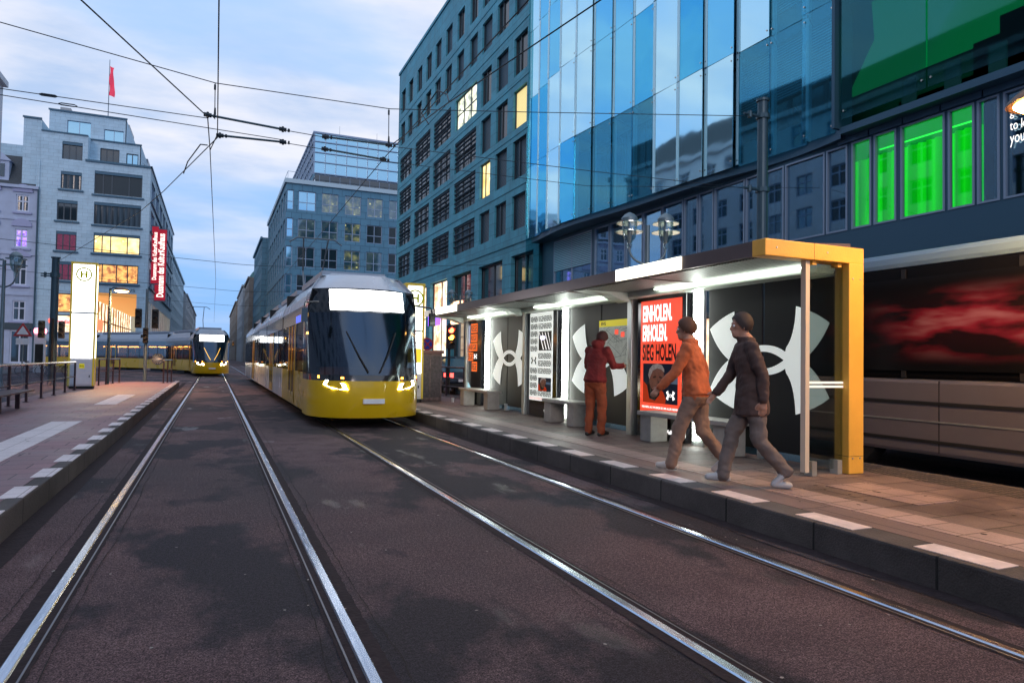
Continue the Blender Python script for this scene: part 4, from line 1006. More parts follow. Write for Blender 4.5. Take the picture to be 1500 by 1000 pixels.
def ell(cx,cy,rx,ry,n=24,a0=0): return [(cx+rx*math.cos(a0+2*PI*i/n),cy+ry*math.sin(a0+2*PI*i/n)) for i in range(n)]
def portrait(u0,u1,v0,v1,parent,w):
    du,dv=u1-u0,v1-v0
    q=lambda x,y:(u0+du*x,v0+dv*y)
    poly('portrait_ground',[q(0,0),q(1,0),q(1,1),q(0,1)],M['photo'],parent,w)
    poly('portrait_light',[q(.62,.52),q(1,.50),q(1,.68),q(.6,.70)],emat('photo_far_light',(.05,.07,.10),.9),parent,w+.0006)
    poly('portrait_shirt',[q(0,0),q(.66,0),q(.68,.12),q(.60,.30),q(.50,.36),q(.38,.12),q(.20,.12),q(.14,.42),q(0,.56)],M['shirt'],parent,w+.0012)
    poly('portrait_neck',[q(.12,.46),q(.20,.10),q(.36,.06),q(.50,.22),q(.48,.40),q(.2,.62)],M['faced'],parent,w+.0018)
    poly('portrait_face',[q(.18,.74),q(.20,.50),q(.26,.36),q(.36,.26),q(.46,.27),q(.53,.36),q(.58,.50),q(.60,.60),q(.62,.72),q(.60,.84),q(.5,.92),q(.34,.94),q(.24,.88)],M['face'],parent,w+.0024)
    poly('portrait_hair',[q(.16,.70),q(.20,.86),q(.30,.97),q(.44,1.0),q(.56,.96),q(.63,.86),q(.63,.78),q(.54,.86),q(.42,.88),q(.30,.82),q(.24,.70),q(.2,.6)],M['facel'],parent,w+.003)
    for p in ([q(.30,.66),q(.40,.69),q(.40,.655),q(.31,.63)],[q(.48,.68),q(.57,.66),q(.57,.63),q(.49,.645)],[q(.36,.40),q(.45,.43),q(.52,.40),q(.46,.36),q(.40,.36)],[q(.44,.62),q(.50,.50),q(.45,.485)]):
        poly('portrait_feature',p,M['faced'],parent,w+.0036)
portrait(ua+.02,ub-.02,.80,1.44,pc,.002)
emblem(Pc,-8.82,.94,.11,.075,M['inkw'],pc,'emblem',.012)
text('RENNEN, ALS WUERDE ES UM ALLES GEHEN','lettering',Pc,ua,ub,.705,.745,M['inkw'],pc,bold=.02,w=.003)
text('+ + + + + + + + + + + +','lettering',Pc,ua+.03,ub-.03,.635,.665,M['ink'],pc,bold=.02,w=.003)
text('Wall','lettering',Pc,-9.0,-8.78,.335,.40,M['inkw'],pc,bold=.03,w=.003)
poly('small_mark',ell(-9.08,.368,.035,.03),M['inkw'],pc,.003)
pc=pcase(12.74,14.19,'poster case with a white poster of RENNEN REGENERIEREN word blocks and two small photos')
m=MB(); m.box(SX-PW,SX-.0605,12.93,14.06,.58,2.52); m.build('poster',M['posterw'],pc)
ua,ub=-14.02,-12.97
vv=2.44
for i in range(11):
    v1=2.44-.163*i; v0=v1-.125
    left=i!=5; right=i not in (2,3,4,8,9)
    if left and i!=6: text('RENNEN','lettering',Pc,ua,ua+.36,v0,v1,M['ink'],pc,bold=.04,w=.003)
    if right: text('REGENERIEREN','lettering',Pc,ua+.40,ub,v0,v1,M['ink'],pc,bold=.03,w=.003)
emblem(Pc,ua+.18,1.46,.14,.09,M['ink'],pc,'emblem',.003)
poly('small_photo',[(ua+.42,1.68),(ub,1.68),(ub,2.10),(ua+.42,2.10)],M['ink'],pc,.002)
for k in range(4): poly('photo_line',[(ua+.44+.14*k,2.08),(ua+.46+.14*k,2.08),(min(ub,ua+.68+.14*k),1.70),(min(ub,ua+.66+.14*k)-.01,1.70)],M['inkw'],pc,.003)
poly('photo_glow',ell(ua+.62,1.96,.14,.05,14),emat('photo_glow',(.8,.75,1),1.2),pc,.004)
portrait(ua+.42,ub,.80,1.09,pc,.002)
text('RENNEN ALS WUERDE ES UM ALLES GEHEN','lettering',Pc,ua,ub,.61,.64,M['posteror'],pc,w=.003)
text('Wall','lettering',Pc,-13.3,-13.1,.33,.40,M['inkw'],pc,bold=.03,w=.003)
pc=pcase(17.15,18.46,'poster case at the far end with orange blocks on black, next to the cabinet')
for u0,u1,v0,v1 in ((-17.95,-17.45,2.2,2.45),(-17.95,-17.45,1.95,2.16),(-18.1,-17.45,1.70,1.91),(-18.3,-17.75,1.43,1.66),(-17.85,-17.45,1.14,1.40)): 
    poly('orange_block',[(u0,v0),(u1,v0),(u1,v1),(u0,v1)],emat('poster_orange',(.95,.16,.03),.9),pc,.003)
    text('REGE','lettering',Pc,u0+.03,u1-.03,v0+.03,v1-.03,M['ink'],pc,bold=.03,w=.005)
emblem(Pc,-17.58,1.55,.11,.075,M['inkw'],pc,'emblem',.003)
poly('small_photo',[(-18.3,1.85),(-18.02,1.85),(-18.02,2.42),(-18.3,2.42)],pmat('photo_pale',(.3,.33,.42),.5,emit=(.4,.45,.6),estr=.5,var=.6,scale=9),pc,.003)
poly('small_photo',[(-18.35,.68),(-18.35,1.0),(-17.9,.68)],pmat('photo_pale2',(.3,.5,.6),.5,emit=(.4,.7,.8),estr=.6),pc,.003)
# route map
mp_=thing('route_map',(SX,10.5,1.8),'pale street map sheet with a yellow header on the middle black panel','map')
m=MB(); m.box(SX-.02,SX-.002,9.98,11.10,1.42,2.22); m.build('map_sheet',M['map'],mp_)
Pm=lambda u,v,w:(SX-.0215-w,-u,v)
poly('header',[(-11.10,2.10),(-9.98,2.10),(-9.98,2.22),(-11.10,2.22)],M['yellow'],mp_,.001,Pm)
text('BVG','lettering',Pm,-11.02,-10.86,2.13,2.19,M['ink'],mp_,bold=.03,w=.003)
rr=random.Random(3); m=MB()
for k in range(26):
    u=-11.05+rr.random()*1.0; v=1.46+rr.random()*.6; a=rr.choice((.15,1.45,.6,-.5)); l=rr.uniform(.15,.6)
    p=(u,v); e=(max(-11.08,min(-10.0,u+l*math.cos(a))),max(1.44,min(2.08,v+l*math.sin(a))))
    d=(e[0]-p[0],e[1]-p[1]); n=math.hypot(*d)+1e-6; nx,ny=-d[1]/n*.004,d[0]/n*.004
    m.add([Pm(p[0]+nx,p[1]+ny,.002),Pm(p[0]-nx,p[1]-ny,.002),Pm(e[0]-nx,e[1]-ny,.002),Pm(e[0]+nx,e[1]+ny,.002)],[(0,1,2,3)])
m.build('map_lines',M['mapline'],mp_)
for u,v in ((-10.55,1.95),(-10.35,1.90)): poly('map_stamp',[(u,v),(u+.12,v),(u+.12,v+.09),(u,v+.09)],M['posteror'],mp_,.003,Pm)
# benches, one under each tube
def bench(y0,y1,label):
    o=thing('shelter_bench',(6.45,(y0+y1)/2,Z0),label,'bench','benches in the tram shelter')
    m=MB(); m.bevbox(6.20,6.60,y0-.04,y1+.04,.625,.69,.012); m.build('seat',M['bench'],o)
    m=MB(); m.bevbox(6.24,6.56,y0,y0+.28,Z0,.625,.012); m.build('leg',M['bench'],o)
    m=MB(); m.bevbox(6.24,6.56,y1-.28,y1,Z0,.625,.012); m.build('leg',M['bench'],o)
bench(7.15,9.15,'concrete bench behind the two walking people, nearest the yellow end frame')
bench(11.35,12.6,'concrete bench beneath the word-block poster, middle one of the shelter')
bench(15.75,17.8,'concrete bench at the far end of the shelter, by the orange block poster')
# ------------------------------------------------------------------ railing behind the shelter
def railing(name,label,x0,y0,x1,y1,n,h,cat='railing',mids=(.5,),rp=.025,matp=None,mattop=None,zb=PZ,glass=False):
    o=thing(name,((x0+x1)/2,(y0+y1)/2,zb),label,cat)
    for i in range(n+1):
        t=i/n; x=x0+(x1-x0)*t; y=y0+(y1-y0)*t
        m=MB(); m.box(x-rp,x+rp,y-rp*1.4,y+rp*1.4,zb,zb+h); m.box(x-.06,x+.06,y-.06,y+.06,zb,zb+.012); m.build('post',matp or M['post'],o)
    m=MB(); m.tube([(x0,y0,zb+h+.02),(x1,y1,zb+h+.02)],.030,10); m.build('top_rail',mattop or M['chrome'],o)
    for q in mids:
        m=MB(); m.tube([(x0,y0,zb+h*q),(x1,y1,zb+h*q)],.017,8); m.build('rail',matp or M['post'],o)
    if glass:
        for i in range(n):
            t0=(i+.06)/n; t1=(i+.94)/n
            m=MB(); m.add([(x0+(x1-x0)*t0,y0+(y1-y0)*t0,zb+.12),(x0+(x1-x0)*t1,y0+(y1-y0)*t1,zb+.12),(x0+(x1-x0)*t1,y0+(y1-y0)*t1,zb+h-.06),(x0+(x1-x0)*t0,y0+(y1-y0)*t0,zb+h-.06)],[(0,1,2,3)]); m.build('glass_infill',M['fenceglass'],o)
    return o
M['fenceglass']=glassmat('railing_glass',(.62,.7,.78),(.6,.75,.9),.12,.05,.6)
railing('platform_railing','dark railing along the road side of the shelter platform, behind the shelter',7.35,6.3,7.35,24.2,10,.95,mids=(.35,.65),mattop=M['post'])
railing('platform_railing','long railing with glass infill and bright handrail along the left platform',-4.27,6.0,-4.27,27.0,13,.92,mids=(.5,),glass=True)
railing('platform_railing','short railing beside the lamp post behind the lit stop column',-4.1,31.0,-3.75,34.2,3,1.0,mids=(.55,))
railing('end_barrier','small three post barrier at the far tip of the left platform',-2.0,33.7,-1.75,34.9,2,.98,cat='barrier',mids=(.55,))
# bench on the left platform at the picture edge
o=thing('slatted_bench',(-4.0,17.0,PZ),'dark slatted bench at the left picture edge in front of the glass railing','bench')
for k in range(4):
    x=-4.12+.12*k; m=MB(); m.bevbox(x-.045,x+.045,15.2,18.6,.585,.625,.01); m.build('slat',M['post'],o)
for y in (15.5,16.75,18.2): m=MB(); m.box(-3.98,-3.90,y-.04,y+.04,PZ,.59); m.build('leg',M['post'],o)
# ------------------------------------------------------------------ illuminated stop columns
def stele(x0,x1,y0,y1,zb,zt,label):
    o=thing('stop_column',((x0+x1)/2,(y0+y1)/2,zb),label,'stop column')
    H_=zt-zb; b0=zb+.10; b1=zb+H_*.235; s1=zb+H_*.60
    m=MB(); m.box(x0+.03,x1-.03,y0+.03,y1-.03,zb,b0); m.build('plinth',M['rubber'],o)
    m=MB(); m.box(x0+.02,x1-.02,y0+.02,y1-.02,b0,zt-.03); m.build('body',M['white'],o)
    m=MB()
    for x in (x0,x1-.055):
        for y in (y0,y1-.055): m.box(x,x+.055,y,y+.055,b0,zt)
    m.box(x0-.01,x1+.01,y0-.01,y1+.01,zt-.05,zt+.01); m.build('corner_frame',M['hyellow'],o)
    m=MB(); m.box(x0+.06,x1-.06,y0+.002,y0+.016,s1+.03,zt-.08); m.build('light_panel',M['hlight'],o)
    m=MB(); m.box(x0+.06,x1-.06,y0+.002,y0+.016,b1+.03,s1-.03); m.build('light_panel',M['hlight'],o)
    for a,c_ in ((s1+.03,zt-.08),(b1+.03,s1-.03)):
        m=MB(); m.box(x1-.016,x1-.002,y0+.07,y1-.07,a,c_); m.build('light_panel',M['hlight2'],o)
    m=MB(); m.box(x0+.055,x1-.055,y0-.004,y0+.018,s1-.03,s1+.03); m.build('divider',M['alu'],o)
    m=MB(); m.box(x0+.07,x1-.07,y0+.004,y0+.016,b0+.05,b1-.02); dd=m.build('door',M['white'],o)
    m=MB(); m.box(x0+.065,x1-.065,y0+.008,y0+.018,b0+.04,b0+.05); m.box(x1-.15,x1-.12,y0-.005,y0+.004,b0+.30,b0+.38); m.build('handle',M['rubber'],dd)
    Q=lambda u,v,w:(u,y0-.001-w,v)
    cx=(x0+x1)/2; cz=zt-.42; r=.25
    m=MB(); n=36; vs=[]
    for i in range(n): t=2*PI*i/n; vs+= [Q(cx+r*math.cos(t),cz+r*math.sin(t),.004),Q(cx+(r-.05)*math.cos(t),cz+(r-.05)*math.sin(t),.002)]
    m.add(vs,[(2*i,2*i+1,(2*i+3)%(2*n),(2*i+2)%(2*n)) for i in range(n)]); m.build('stop_symbol',M['hgreen'],o)
    text('H','lettering',Q,cx-.11,cx+.11,cz-.125,cz+.125,M['hgreen'],o,bold=.05,w=.004)
    m=MB(); m.box(cx-.06,cx+.10,y0-.002,y0+.004,b1-.32,b1-.16); m.build('sticker',M['yellow'],o)
    text('BVG','lettering',Q,cx-.045,cx+.085,b1-.275,b1-.215,M['ink'],o,bold=.02,w=.004)
    return o
stele(-4.64,-3.86,28.0,28.42,PZ,4.66,'tall lit white stop column with yellow frame and H symbol on the left platform')
st=stele(4.95,5.50,18.9,19.25,PZ,3.6,'lit stop column with timetable panels between the big tram and the shelter')
m=MB(); m.box(5.02,5.43,18.893,18.90,1.35,1.75); m.build('timetable',emat('timetable_sheet',(.9,.6,.05),.9),st)
m=MB(); m.box(5.02,5.43,18.893,18.90,1.9,1.93); m.box(5.02,5.43,18.893,18.90,2.15,2.17); m.build('timetable_lines',M['ink'],st)
# grey cabinet
o=thing('control_cabinet',(5.95,19.9,PZ),'graffitied grey utility cabinet at the far end of the shelter','cabinet')
m=MB(); m.bevbox(5.55,6.28,19.6,20.1,PZ,1.62,.02); m.build('body',pmat('cabinet_grey',(.12,.085,.09),.6,var=.5,scale=7,color2=(.2,.13,.13)),o)
m=MB(); m.bevbox(5.50,6.33,19.55,20.15,1.62,1.72,.02); m.build('lid',pmat('cabinet_lid',(.2,.1,.1),.6),o)
m=MB(); m.box(5.60,5.90,19.585,19.6,PZ+.1,1.55); m.box(5.93,6.23,19.585,19.6,PZ+.1,1.55); m.build('door',pmat('cabinet_door',(.09,.07,.08),.5,var=.5,scale=14),o)
# ------------------------------------------------------------------ street lamps with two lanterns
def lantern_lamp(x,y,zb,zt,label,rot=0,s=1.):
    o=thing('street_lamp',(x,y,zb),label,'street lamp','twin lantern street lamps')
    m=MB(); m.lathe([(.14*s,0),(.14*s,.5),(.09*s,.6),(.065*s,.7),(.045*s,(zt-zb)-.75*s),(.045*s,(zt-zb)-.25*s)],(x,y,zb),14); m.build('pole',M['polegrey'],o,smooth=True)
    ca,sa=math.cos(rot),math.sin(rot); pts=[]
    for i in range(17):
        t=PI+PI*i/16; pts.append((x+ca*.36*s*math.cos(t),y+sa*.36*s*math.cos(t),zt-.72*s+.30*s*math.sin(t)))
    m=MB(); m.tube(pts,.022*s,8); m.build('bracket',M['polegrey'],o,smooth=True)
    for d in (-1,1):
        cx,cy=x+ca*.36*s*d,y+sa*.36*s*d
        m=MB(); m.lathe([(.03*s,-.72*s),(.05*s,-.66*s),(.05*s,-.60*s),(.12*s,-.50*s),(.15*s,-.36*s),(.15*s,-.18*s)],(cx,cy,zt),16); gl=m.build('lantern',M['lampglass'],o,smooth=True)
        m=MB(); m.lathe([(.165*s,-.18*s),(.165*s,-.12*s),(.10*s,-.04*s),(.02*s,0)],(cx,cy,zt),16); m.build('lantern_cap',M['polegrey'],gl,smooth=True)
        m=MB(); m.lathe([(.15*s,-.20*s),(.26*s,-.205*s),(.26*s,-.225*s),(.15*s,-.225*s)],(cx,cy,zt),20); m.lathe([(.15*s,-.38*s),(.28*s,-.385*s),(.28*s,-.40*s),(.15*s,-.40*s)],(cx,cy,zt),20); m.build('reflector_ring',M['lampglass'],gl)
        m=MB(); m.lathe([(.03*s,-.6*s),(.045*s,-.5*s),(.045*s,-.3*s),(.02*s,-.2*s)],(cx,cy,zt),10); m.build('bulb',pmat('cold_bulb',(.6,.62,.6),.3),gl)
    return o
lantern_lamp(7.45,10.75,.2,4.28,'twin lantern street lamp rising behind the shelter roof near the curved glass front',rot=-.4,s=.95)
lantern_lamp(9.6,27.6,.0,4.45,'twin lantern street lamp seen between the tram and the stone office block',rot=-.4)
lantern_lamp(-5.0,21.3,.0,4.05,'twin lantern street lamp beside the lilac house at the left picture edge',rot=-.5,s=.9)
# sodium lamps
def sodium(x,y,zb,z,dx,dy,label,e,powr,s=1.):
    o=thing('street_lamp',(x,y,zb),label,'street lamp')
    m=MB(); m.cyl((x,y,zb),(x,y,z+.1),.07*s,.05*s,12); m.tube([(x,y,z+.05),(x+dx*.3,y+dy*.3,z+.14),(x+dx*.8,y+dy*.8,z+.13)],.03*s,8); m.build('pole',M['mast'],o)
    hx,hy=x+dx,y+dy
    m=MB(); m.lathe([(.34*s,0),(.33*s,.035*s),(.24*s,.12*s),(.1*s,.17*s),(.02*s,.18*s)],(hx,hy,z),24); m.build('lamp_shade',M['lampcap'],o,smooth=True)
    m=MB(); m.lathe([(.02*s,-.075*s),(.14*s,-.06*s),(.24*s,-.03*s),(.28*s,.0)],(hx,hy,z),24); m.build('lamp_glass',e,o,smooth=True)
    ld=bpy.data.lights.new('lamp_light','SPOT'); ld.energy=powr; ld.color=(1,.50,.20); ld.shadow_soft_size=.2; ld.spot_size=math.radians(165); ld.spot_blend=.5
    lo=bpy.data.objects.new('lamp_light',ld); col.objects.link(lo); lo.parent=o; lo.location=Vector((hx,hy,z-.12))-wloc(o)
    return o
sodium(8.2,3.4,.0,3.98,-1.0,.45,'glowing orange street lamp at the right picture edge above the dark bus',M['sodium'],330)
sodium(-3.95,32.2,PZ,4.05,.42,-.1,'glowing orange street lamp on the left platform behind the lit stop column',M['sodium2'],900,.9)
# ------------------------------------------------------------------ masts
def mast(x,y,zb,zt,r,label,arms=()):
    o=thing('catenary_mast',(x,y,zb),label,'mast')
    m=MB(); m.cyl((x,y,zb),(x,y,zt),r*1.1,r,16); m.lathe([(r*1.25,0),(r*1.25,.06),(.02,.08)],(x,y,zt),16); m.build('pole',M['mast'],o)
    m=MB()
    for z in arms:
        m.lathe([(r*1.35,-.05),(r*1.35,.05)],(x,y,z),12); m.cyl((x,y,z),(x-.55,y,z),.035,.03,8); m.cyl((x-.38,y,z-.07),(x-.38,y,z+.07),.05,.05,8)
    m.build('wire_bracket',M['rod'],o); return o
mast(11.45,12.0,.1,7.5,.115,'thick blue grey wire mast rising behind the shelter roof in front of the glass building',(7.15,5.45))
mast(-6.6,36.2,.0,5.7,.15,'dark wire mast left of the lit stop column, with signals on it',(5.0,4.9))
# ------------------------------------------------------------------ overhead wires
def wire(label,pts,r=.009,name='overhead_wire',mat=None,cat='wire',sag=0.):
    path=[]
    for a,b in zip(pts,pts[1:]):
        a=Vector(a);b=Vector(b); n=8 if sag else 1
        for i in range(n):
            t=i/n; p=a.lerp(b,t); p.z-=sag*4*t*(1-t); path.append(p)
    path.append(Vector(pts[-1])); m=MB(); m.tube(path,r,6); o=m.build(name,mat or M['wire']); return tag(o,label,cat,'overhead tram wires' if name=='overhead_wire' else None)
wire('contact wire above the left tram track, running down the street',[(-.07,-4,5.45),(-.04,13.4,5.46),(-.17,14.65,5.5),(.0,39.7,5.5),(-.07,90,5.5)])
wire('wire from the node over the left track towards the upper left corner',[(-5.1,-5,5.5),(-1.5,9.07,5.5),(-.20,12.68,5.52)],.010)
wire('short drop of wire joining the two insulator nodes over the left track',[(-.20,12.68,5.52),(-.17,14.65,5.5)],.010)
wire('branch wire swinging from the left track node down towards the corner store',[(-.0,13.5,5.48),(-1.24,18.86,5.5),(-2.02,21.9,5.5),(-6.6,36.2,5.5)],.010)
wire('contact wire above the right tram track rising to the top of the picture',[(3.5,-4,5.5),(3.14,6.88,5.5),(3.02,13.3,5.45),(3.11,22.9,5.5),(3.04,90,5.5)])
wire('wire curving off the right track towards the glass building',[(4.3,3,5.5),(3.87,6.53,5.5),(3.69,7.66,5.5),(3.27,10.36,5.5),(3.0,12.8,5.52)],.010)
wire('upper span wire crossing the whole street between the buildings',[(-16,13,8.42),(-3.22,13,6.65),(-.09,13,6.24),(3.02,13,6.29),(6.22,13,6.74),(11.35,12,7.15)],.008)
wire('pair of thin span wires at the left, the upper one',[(-16,13,5.95),(-3.19,13,5.60),(-.21,13,5.60)],.007)
wire('pair of thin span wires at the left, the lower one',[(-16,13,5.85),(-3.19,13,5.50),(1.06,13.2,5.46)],.007)
wire('thin link wire between the insulator rods, upper one',[(1.04,12.9,5.55),(1.80,12.95,5.54)],.007)
wire('thin link wire between the insulator rods, lower one',[(1.08,13.3,5.44),(1.85,13.35,5.43)],.007)
wire('thin span wire from the right track node to the mast by the glass building',[(2.98,13.0,5.56),(7.5,12.7,5.55),(11.35,12,5.45)],.007)
wire('second thin span wire from the right track node towards the glass building',[(3.0,13.5,5.40),(8,14,5.6),(16,14.5,6.6)],.006)
for a,b,lb in (((-.20,12.70,5.56),(1.04,12.9,5.56),'upper insulator rod over the left track'),((.0,13.45,5.46),(1.08,13.3,5.45),'lower insulator rod over the left track'),((1.80,12.95,5.55),(2.98,12.9,5.55),'upper insulator rod over the right track'),((1.85,13.35,5.44),(3.0,13.45,5.42),'lower insulator rod over the right track')):
    o=thing('insulator_rod',a,lb,'insulator','insulator rods between the tracks'); m=MB(); m.cyl(a,b,.021,.021,8); m.build('rod',M['rod'],o)
    m=MB(); a_=Vector(a);b_=Vector(b); d=(b_-a_).normalized()
    for p in (a_,b_):
        m=MB(); m.cyl(p-d*.06,p+d*.06,.038,.038,8); m.cyl(p+d*.09,p+d*.12,.034,.034,8); m.cyl(p-Vector((0,0,.05)),p+Vector((0,0,.05)),.02,.02,6); m.build('clamp',M['wire'],o)
for x,z0,z1,lb in ((-.09,5.6,6.24,'hanger rod under the span wire above the left track'),(3.0,5.55,6.29,'hanger rod under the span wire above the right track')):
    m=MB(); m.cyl((x,13,z0),(x-.01,13,z1),.008,.008,6); m.cyl((x,13,z0+.08),(x,13,z0+.2),.02,.014,8); m.cyl((x-.01,13,z1-.12),(x-.01,13,z1-.03),.018,.018,8); tag(m.build('wire_hanger',M['wire']),lb,'wire hanger')
for x,lb in ((-2.55,'turnbuckle on the upper left span wire'),(-2.28,'turnbuckle on the lower left span wire')):
    z=5.60 if x<-2.4 else 5.49; m=MB(); pts=[(x-.13,13,z),(x-.09,13,z+.016),(x+.09,13,z+.016),(x+.13,13,z),(x+.09,13,z-.016),(x-.09,13,z-.016),(x-.13,13,z)]; m.tube(pts,.009,6); tag(m.build('turnbuckle',M['wire']),lb,'turnbuckle')
wire('looped feeder cable at the left track node',[(-.22,14.4,5.52),(-.35,14.9,5.66),(-.62,16.2,5.62),(-.72,16.8,5.50)],.012,'feeder_cable',cat='cable')
wire('looped feeder cable above the right track node in front of the stone block',[(3.3,11.3,5.5),(3.25,11.6,5.78),(3.32,10.9,5.95),(3.36,10.5,5.75),(3.3,10.2,5.52)],.012,'feeder_cable',cat='cable')
for y in (34,48,62):
    wire('thin cross wire of the street farther down at %s'%({34:'the platform end',48:'the crossing edge',62:'the crossing'}[y]),[(-17,y,6.6),(-.07,y,5.75),(3.04,y,5.75),(16,y,6.8)],.011,sag=.05)
# ------------------------------------------------------------------ signals and signs
def signal_head(m,x,y,z,s=1.,side=1):
    m.bevbox(x-.14*s,x+.14*s,y-.10,y+.10,z-.45*s,z+.45*s,.03)
    for k in (-1,0,1):
        zz=z+k*.28*s
        vs=[];n=12
        for i in range(n+1):
            t=PI*i/n; vs+= [(x+.11*s*math.cos(t),y-.10,zz+.11*s*math.sin(t)),(x+.11*s*math.cos(t),y-.28,zz+.10*s*math.sin(t)-.02)]
        m.add(vs,[(2*i,2*i+1,2*i+3,2*i+2) for i in range(n)])
o=thing('traffic_light',(-2.95,36.4,0),'traffic light pole with black signal heads and low round sign past the left platform','traffic light')
m=MB(); m.cyl((-2.95,36.4,0),(-2.95,36.4,4.55),.075,.06,12); m.build('pole',M['polegrey'],o)
for x in (-3.28,-2.58):
    for z in (3.15,):
        m=MB(); signal_head(m,x,36.35,z,1.0); hh=m.build('signal_head',M['rubber'],o)
m=MB(); signal_head(m,-2.95-.0,36.2,2.35,.8); m.build('signal_head',M['rubber'],o)
m=MB(); m.cyl((-2.42,36.3,1.25),(-2.42,36.26,1.25),.27,.27,24); m.cyl((-2.6,36.38,1.25),(-2.9,36.4,1.25),.02,.02,6); m.build('round_sign',pmat('tyre_grey',(.05,.06,.07),.5),o)
m=MB()
for k in range(8): t=PI*k/8; m.cyl((-2.42-.22*math.cos(t),36.255,1.25-.22*math.sin(t)),(-2.42+.22*math.cos(t),36.255,1.25+.22*math.sin(t)),.012,.012,5)
m.build('sign_spokes',M['alu'],o)
o=thing('traffic_light',(-6.6,36.0,0),'dark signal heads mounted low on the mast left of the stop column','traffic light')
for x in (-7.0,-6.25):
    m=MB(); signal_head(m,x,35.95,2.5,.85); m.build('signal_head',pmat('signal_brown',(.06,.05,.03),.5),o)
m=MB(); m.cyl((-6.6,36,0),(-6.6,36,3.0),.05,.05,8); m.build('pole',M['rubber'],o)
o=thing('traffic_light',(7.75,23.4,0),'small signal glowing red and orange beyond the far end of the shelter','traffic light')
m=MB(); m.cyl((7.75,23.4,0),(7.75,23.4,2.75),.05,.05,10); m.build('pole',M['rubber'],o)
m=MB(); signal_head(m,7.75,23.3,2.25,.95); m.build('signal_head',M['rubber'],o)
for z,mt in ((2.50,M['red']),(2.25,M['amber'])): m=MB(); m.lathe([(.10,0),(.07,.03),(.02,.04)],(0,0,0),14); m.xf(Matrix.Translation((7.75,23.19,z))@Matrix.Rotation(math.radians(90),4,'X')); m.build('signal_lamp',mt,o)
o=thing('road_sign',(7.2,24.2,0),'round blue and red no stopping sign behind the cabinet','road sign')
m=MB(); m.cyl((7.15,24.2,0),(7.15,24.2,2.3),.03,.03,8); m.build('pole',M['polegrey'],o)
m=MB(); m.cyl((7.15,24.15,2.0),(7.15,24.12,2.0),.23,.23,24); pl=m.build('sign_plate',pmat('sign_red',(.5,.02,.03),.4),o)
m=MB(); m.cyl((7.15,24.119,2.0),(7.15,24.11,2.0),.175,.175,24); m.build('sign_face',pmat('sign_blue',(.02,.05,.4),.4),pl)
m=MB()
for a in (PI/4,-PI/4): m.box(-.17,.17,-.002,.002,-.022,.022); 
m2=MB()
for a in (PI/4,-PI/4):
    q=MB(); q.box(-.17,.17,-.002,.002,-.022,.022); q.xf(Matrix.Translation((7.15,24.107-.001*(a>0),2.0))@Matrix.Rotation(a,4,'Y')); m2.add(q.v,q.f)
m2.build('sign_cross',pmat('sign_red2',(.5,.02,.03),.4),pl)
o=thing('road_sign',(-9.6,45,0),'white triangular warning sign with red border near the lilac house','road sign')
m=MB(); m.cyl((-9.6,45,0),(-9.6,45,3.0),.04,.04,8); m.build('pole',M['polegrey'],o)
m=MB(); m.prism([(-10.05,2.35),(-9.15,2.35),(-9.6,3.1)],44.92,44.95,lambda u,v,w:(u,w,v)); p_=m.build('sign_plate',pmat('sign_red3',(.5,.04,.04),.4),o)
m=MB(); m.prism([(-9.88,2.45),(-9.32,2.45),(-9.6,2.92)],44.90,44.915,lambda u,v,w:(u,w,v)); m.build('sign_face',M['white'],p_)
m=MB(); m.box(-9.9,-9.3,44.9,44.94,1.9,2.25); m.build('sub_plate',M['white'],o)
o=thing('info_pillar',(-11.7,60,0),'slim white pillar with a glowing pink top and dark panel, left of the corner store lights','pillar')
m=MB(); m.bevbox(-12.1,-11.4,59.8,60.2,0,2.9,.05); m.build('body',M['white'],o)
m=MB(); m.box(-12.0,-11.5,59.77,59.8,.6,2.1); m.build('panel',M['ink'],o)
m=MB(); m.lathe([(.38,0),(.42,.15),(.38,.35),(.1,.42)],(-11.75,60,2.9),16); m.build('lamp',emat('pink_lamp',(1,.25,.35),3),o)
# bicycles parked by the crossing
def bicycle(x,y,a,label,mat):
    o=thing('bicycle',(x,y,0),label,'bicycle','bicycles parked by the crossing')
    ca,sa=math.cos(a),math.sin(a); Q=lambda u,z,w=0:(x+u*ca-w*sa,y+u*sa+w*ca,z)
    for u in (-.52,.52):
        m=MB(); m.tube([Q(u+.33*math.cos(t),.34+.33*math.sin(t)) for t in [2*PI*i/20 for i in range(21)]],.02,6); m.build('wheel',M['rubber'],o)
    m=MB()
    for p,q in (((-.52,.34),(-.12,.3)),((-.12,.3),(-.25,.85)),((-.25,.8),(.38,.82)),((-.12,.3),(.36,.75)),((.33,1.0),(.52,.34)),((-.25,.8),(-.52,.34))): m.cyl(Q(*p),Q(*q),.017,.017,6)
    m.build('frame',mat,o)
    m=MB(); m.cyl(Q(.33,1.02,-.28),Q(.33,1.02,.28),.014,.014,6); m.build('handlebar',M['chrome'],o)
    m=MB(); m.cyl(Q(-.36,.88),Q(-.12,.9),.06,.03,8); m.build('saddle',M['rubber'],o)
bicycle(-10.6,52,.2,'dark bicycle parked at the left by the white pillar',M['rubber'])
bicycle(-9.3,53,.5,'grey bicycle parked between the pillar and the corner store',M['alu'])
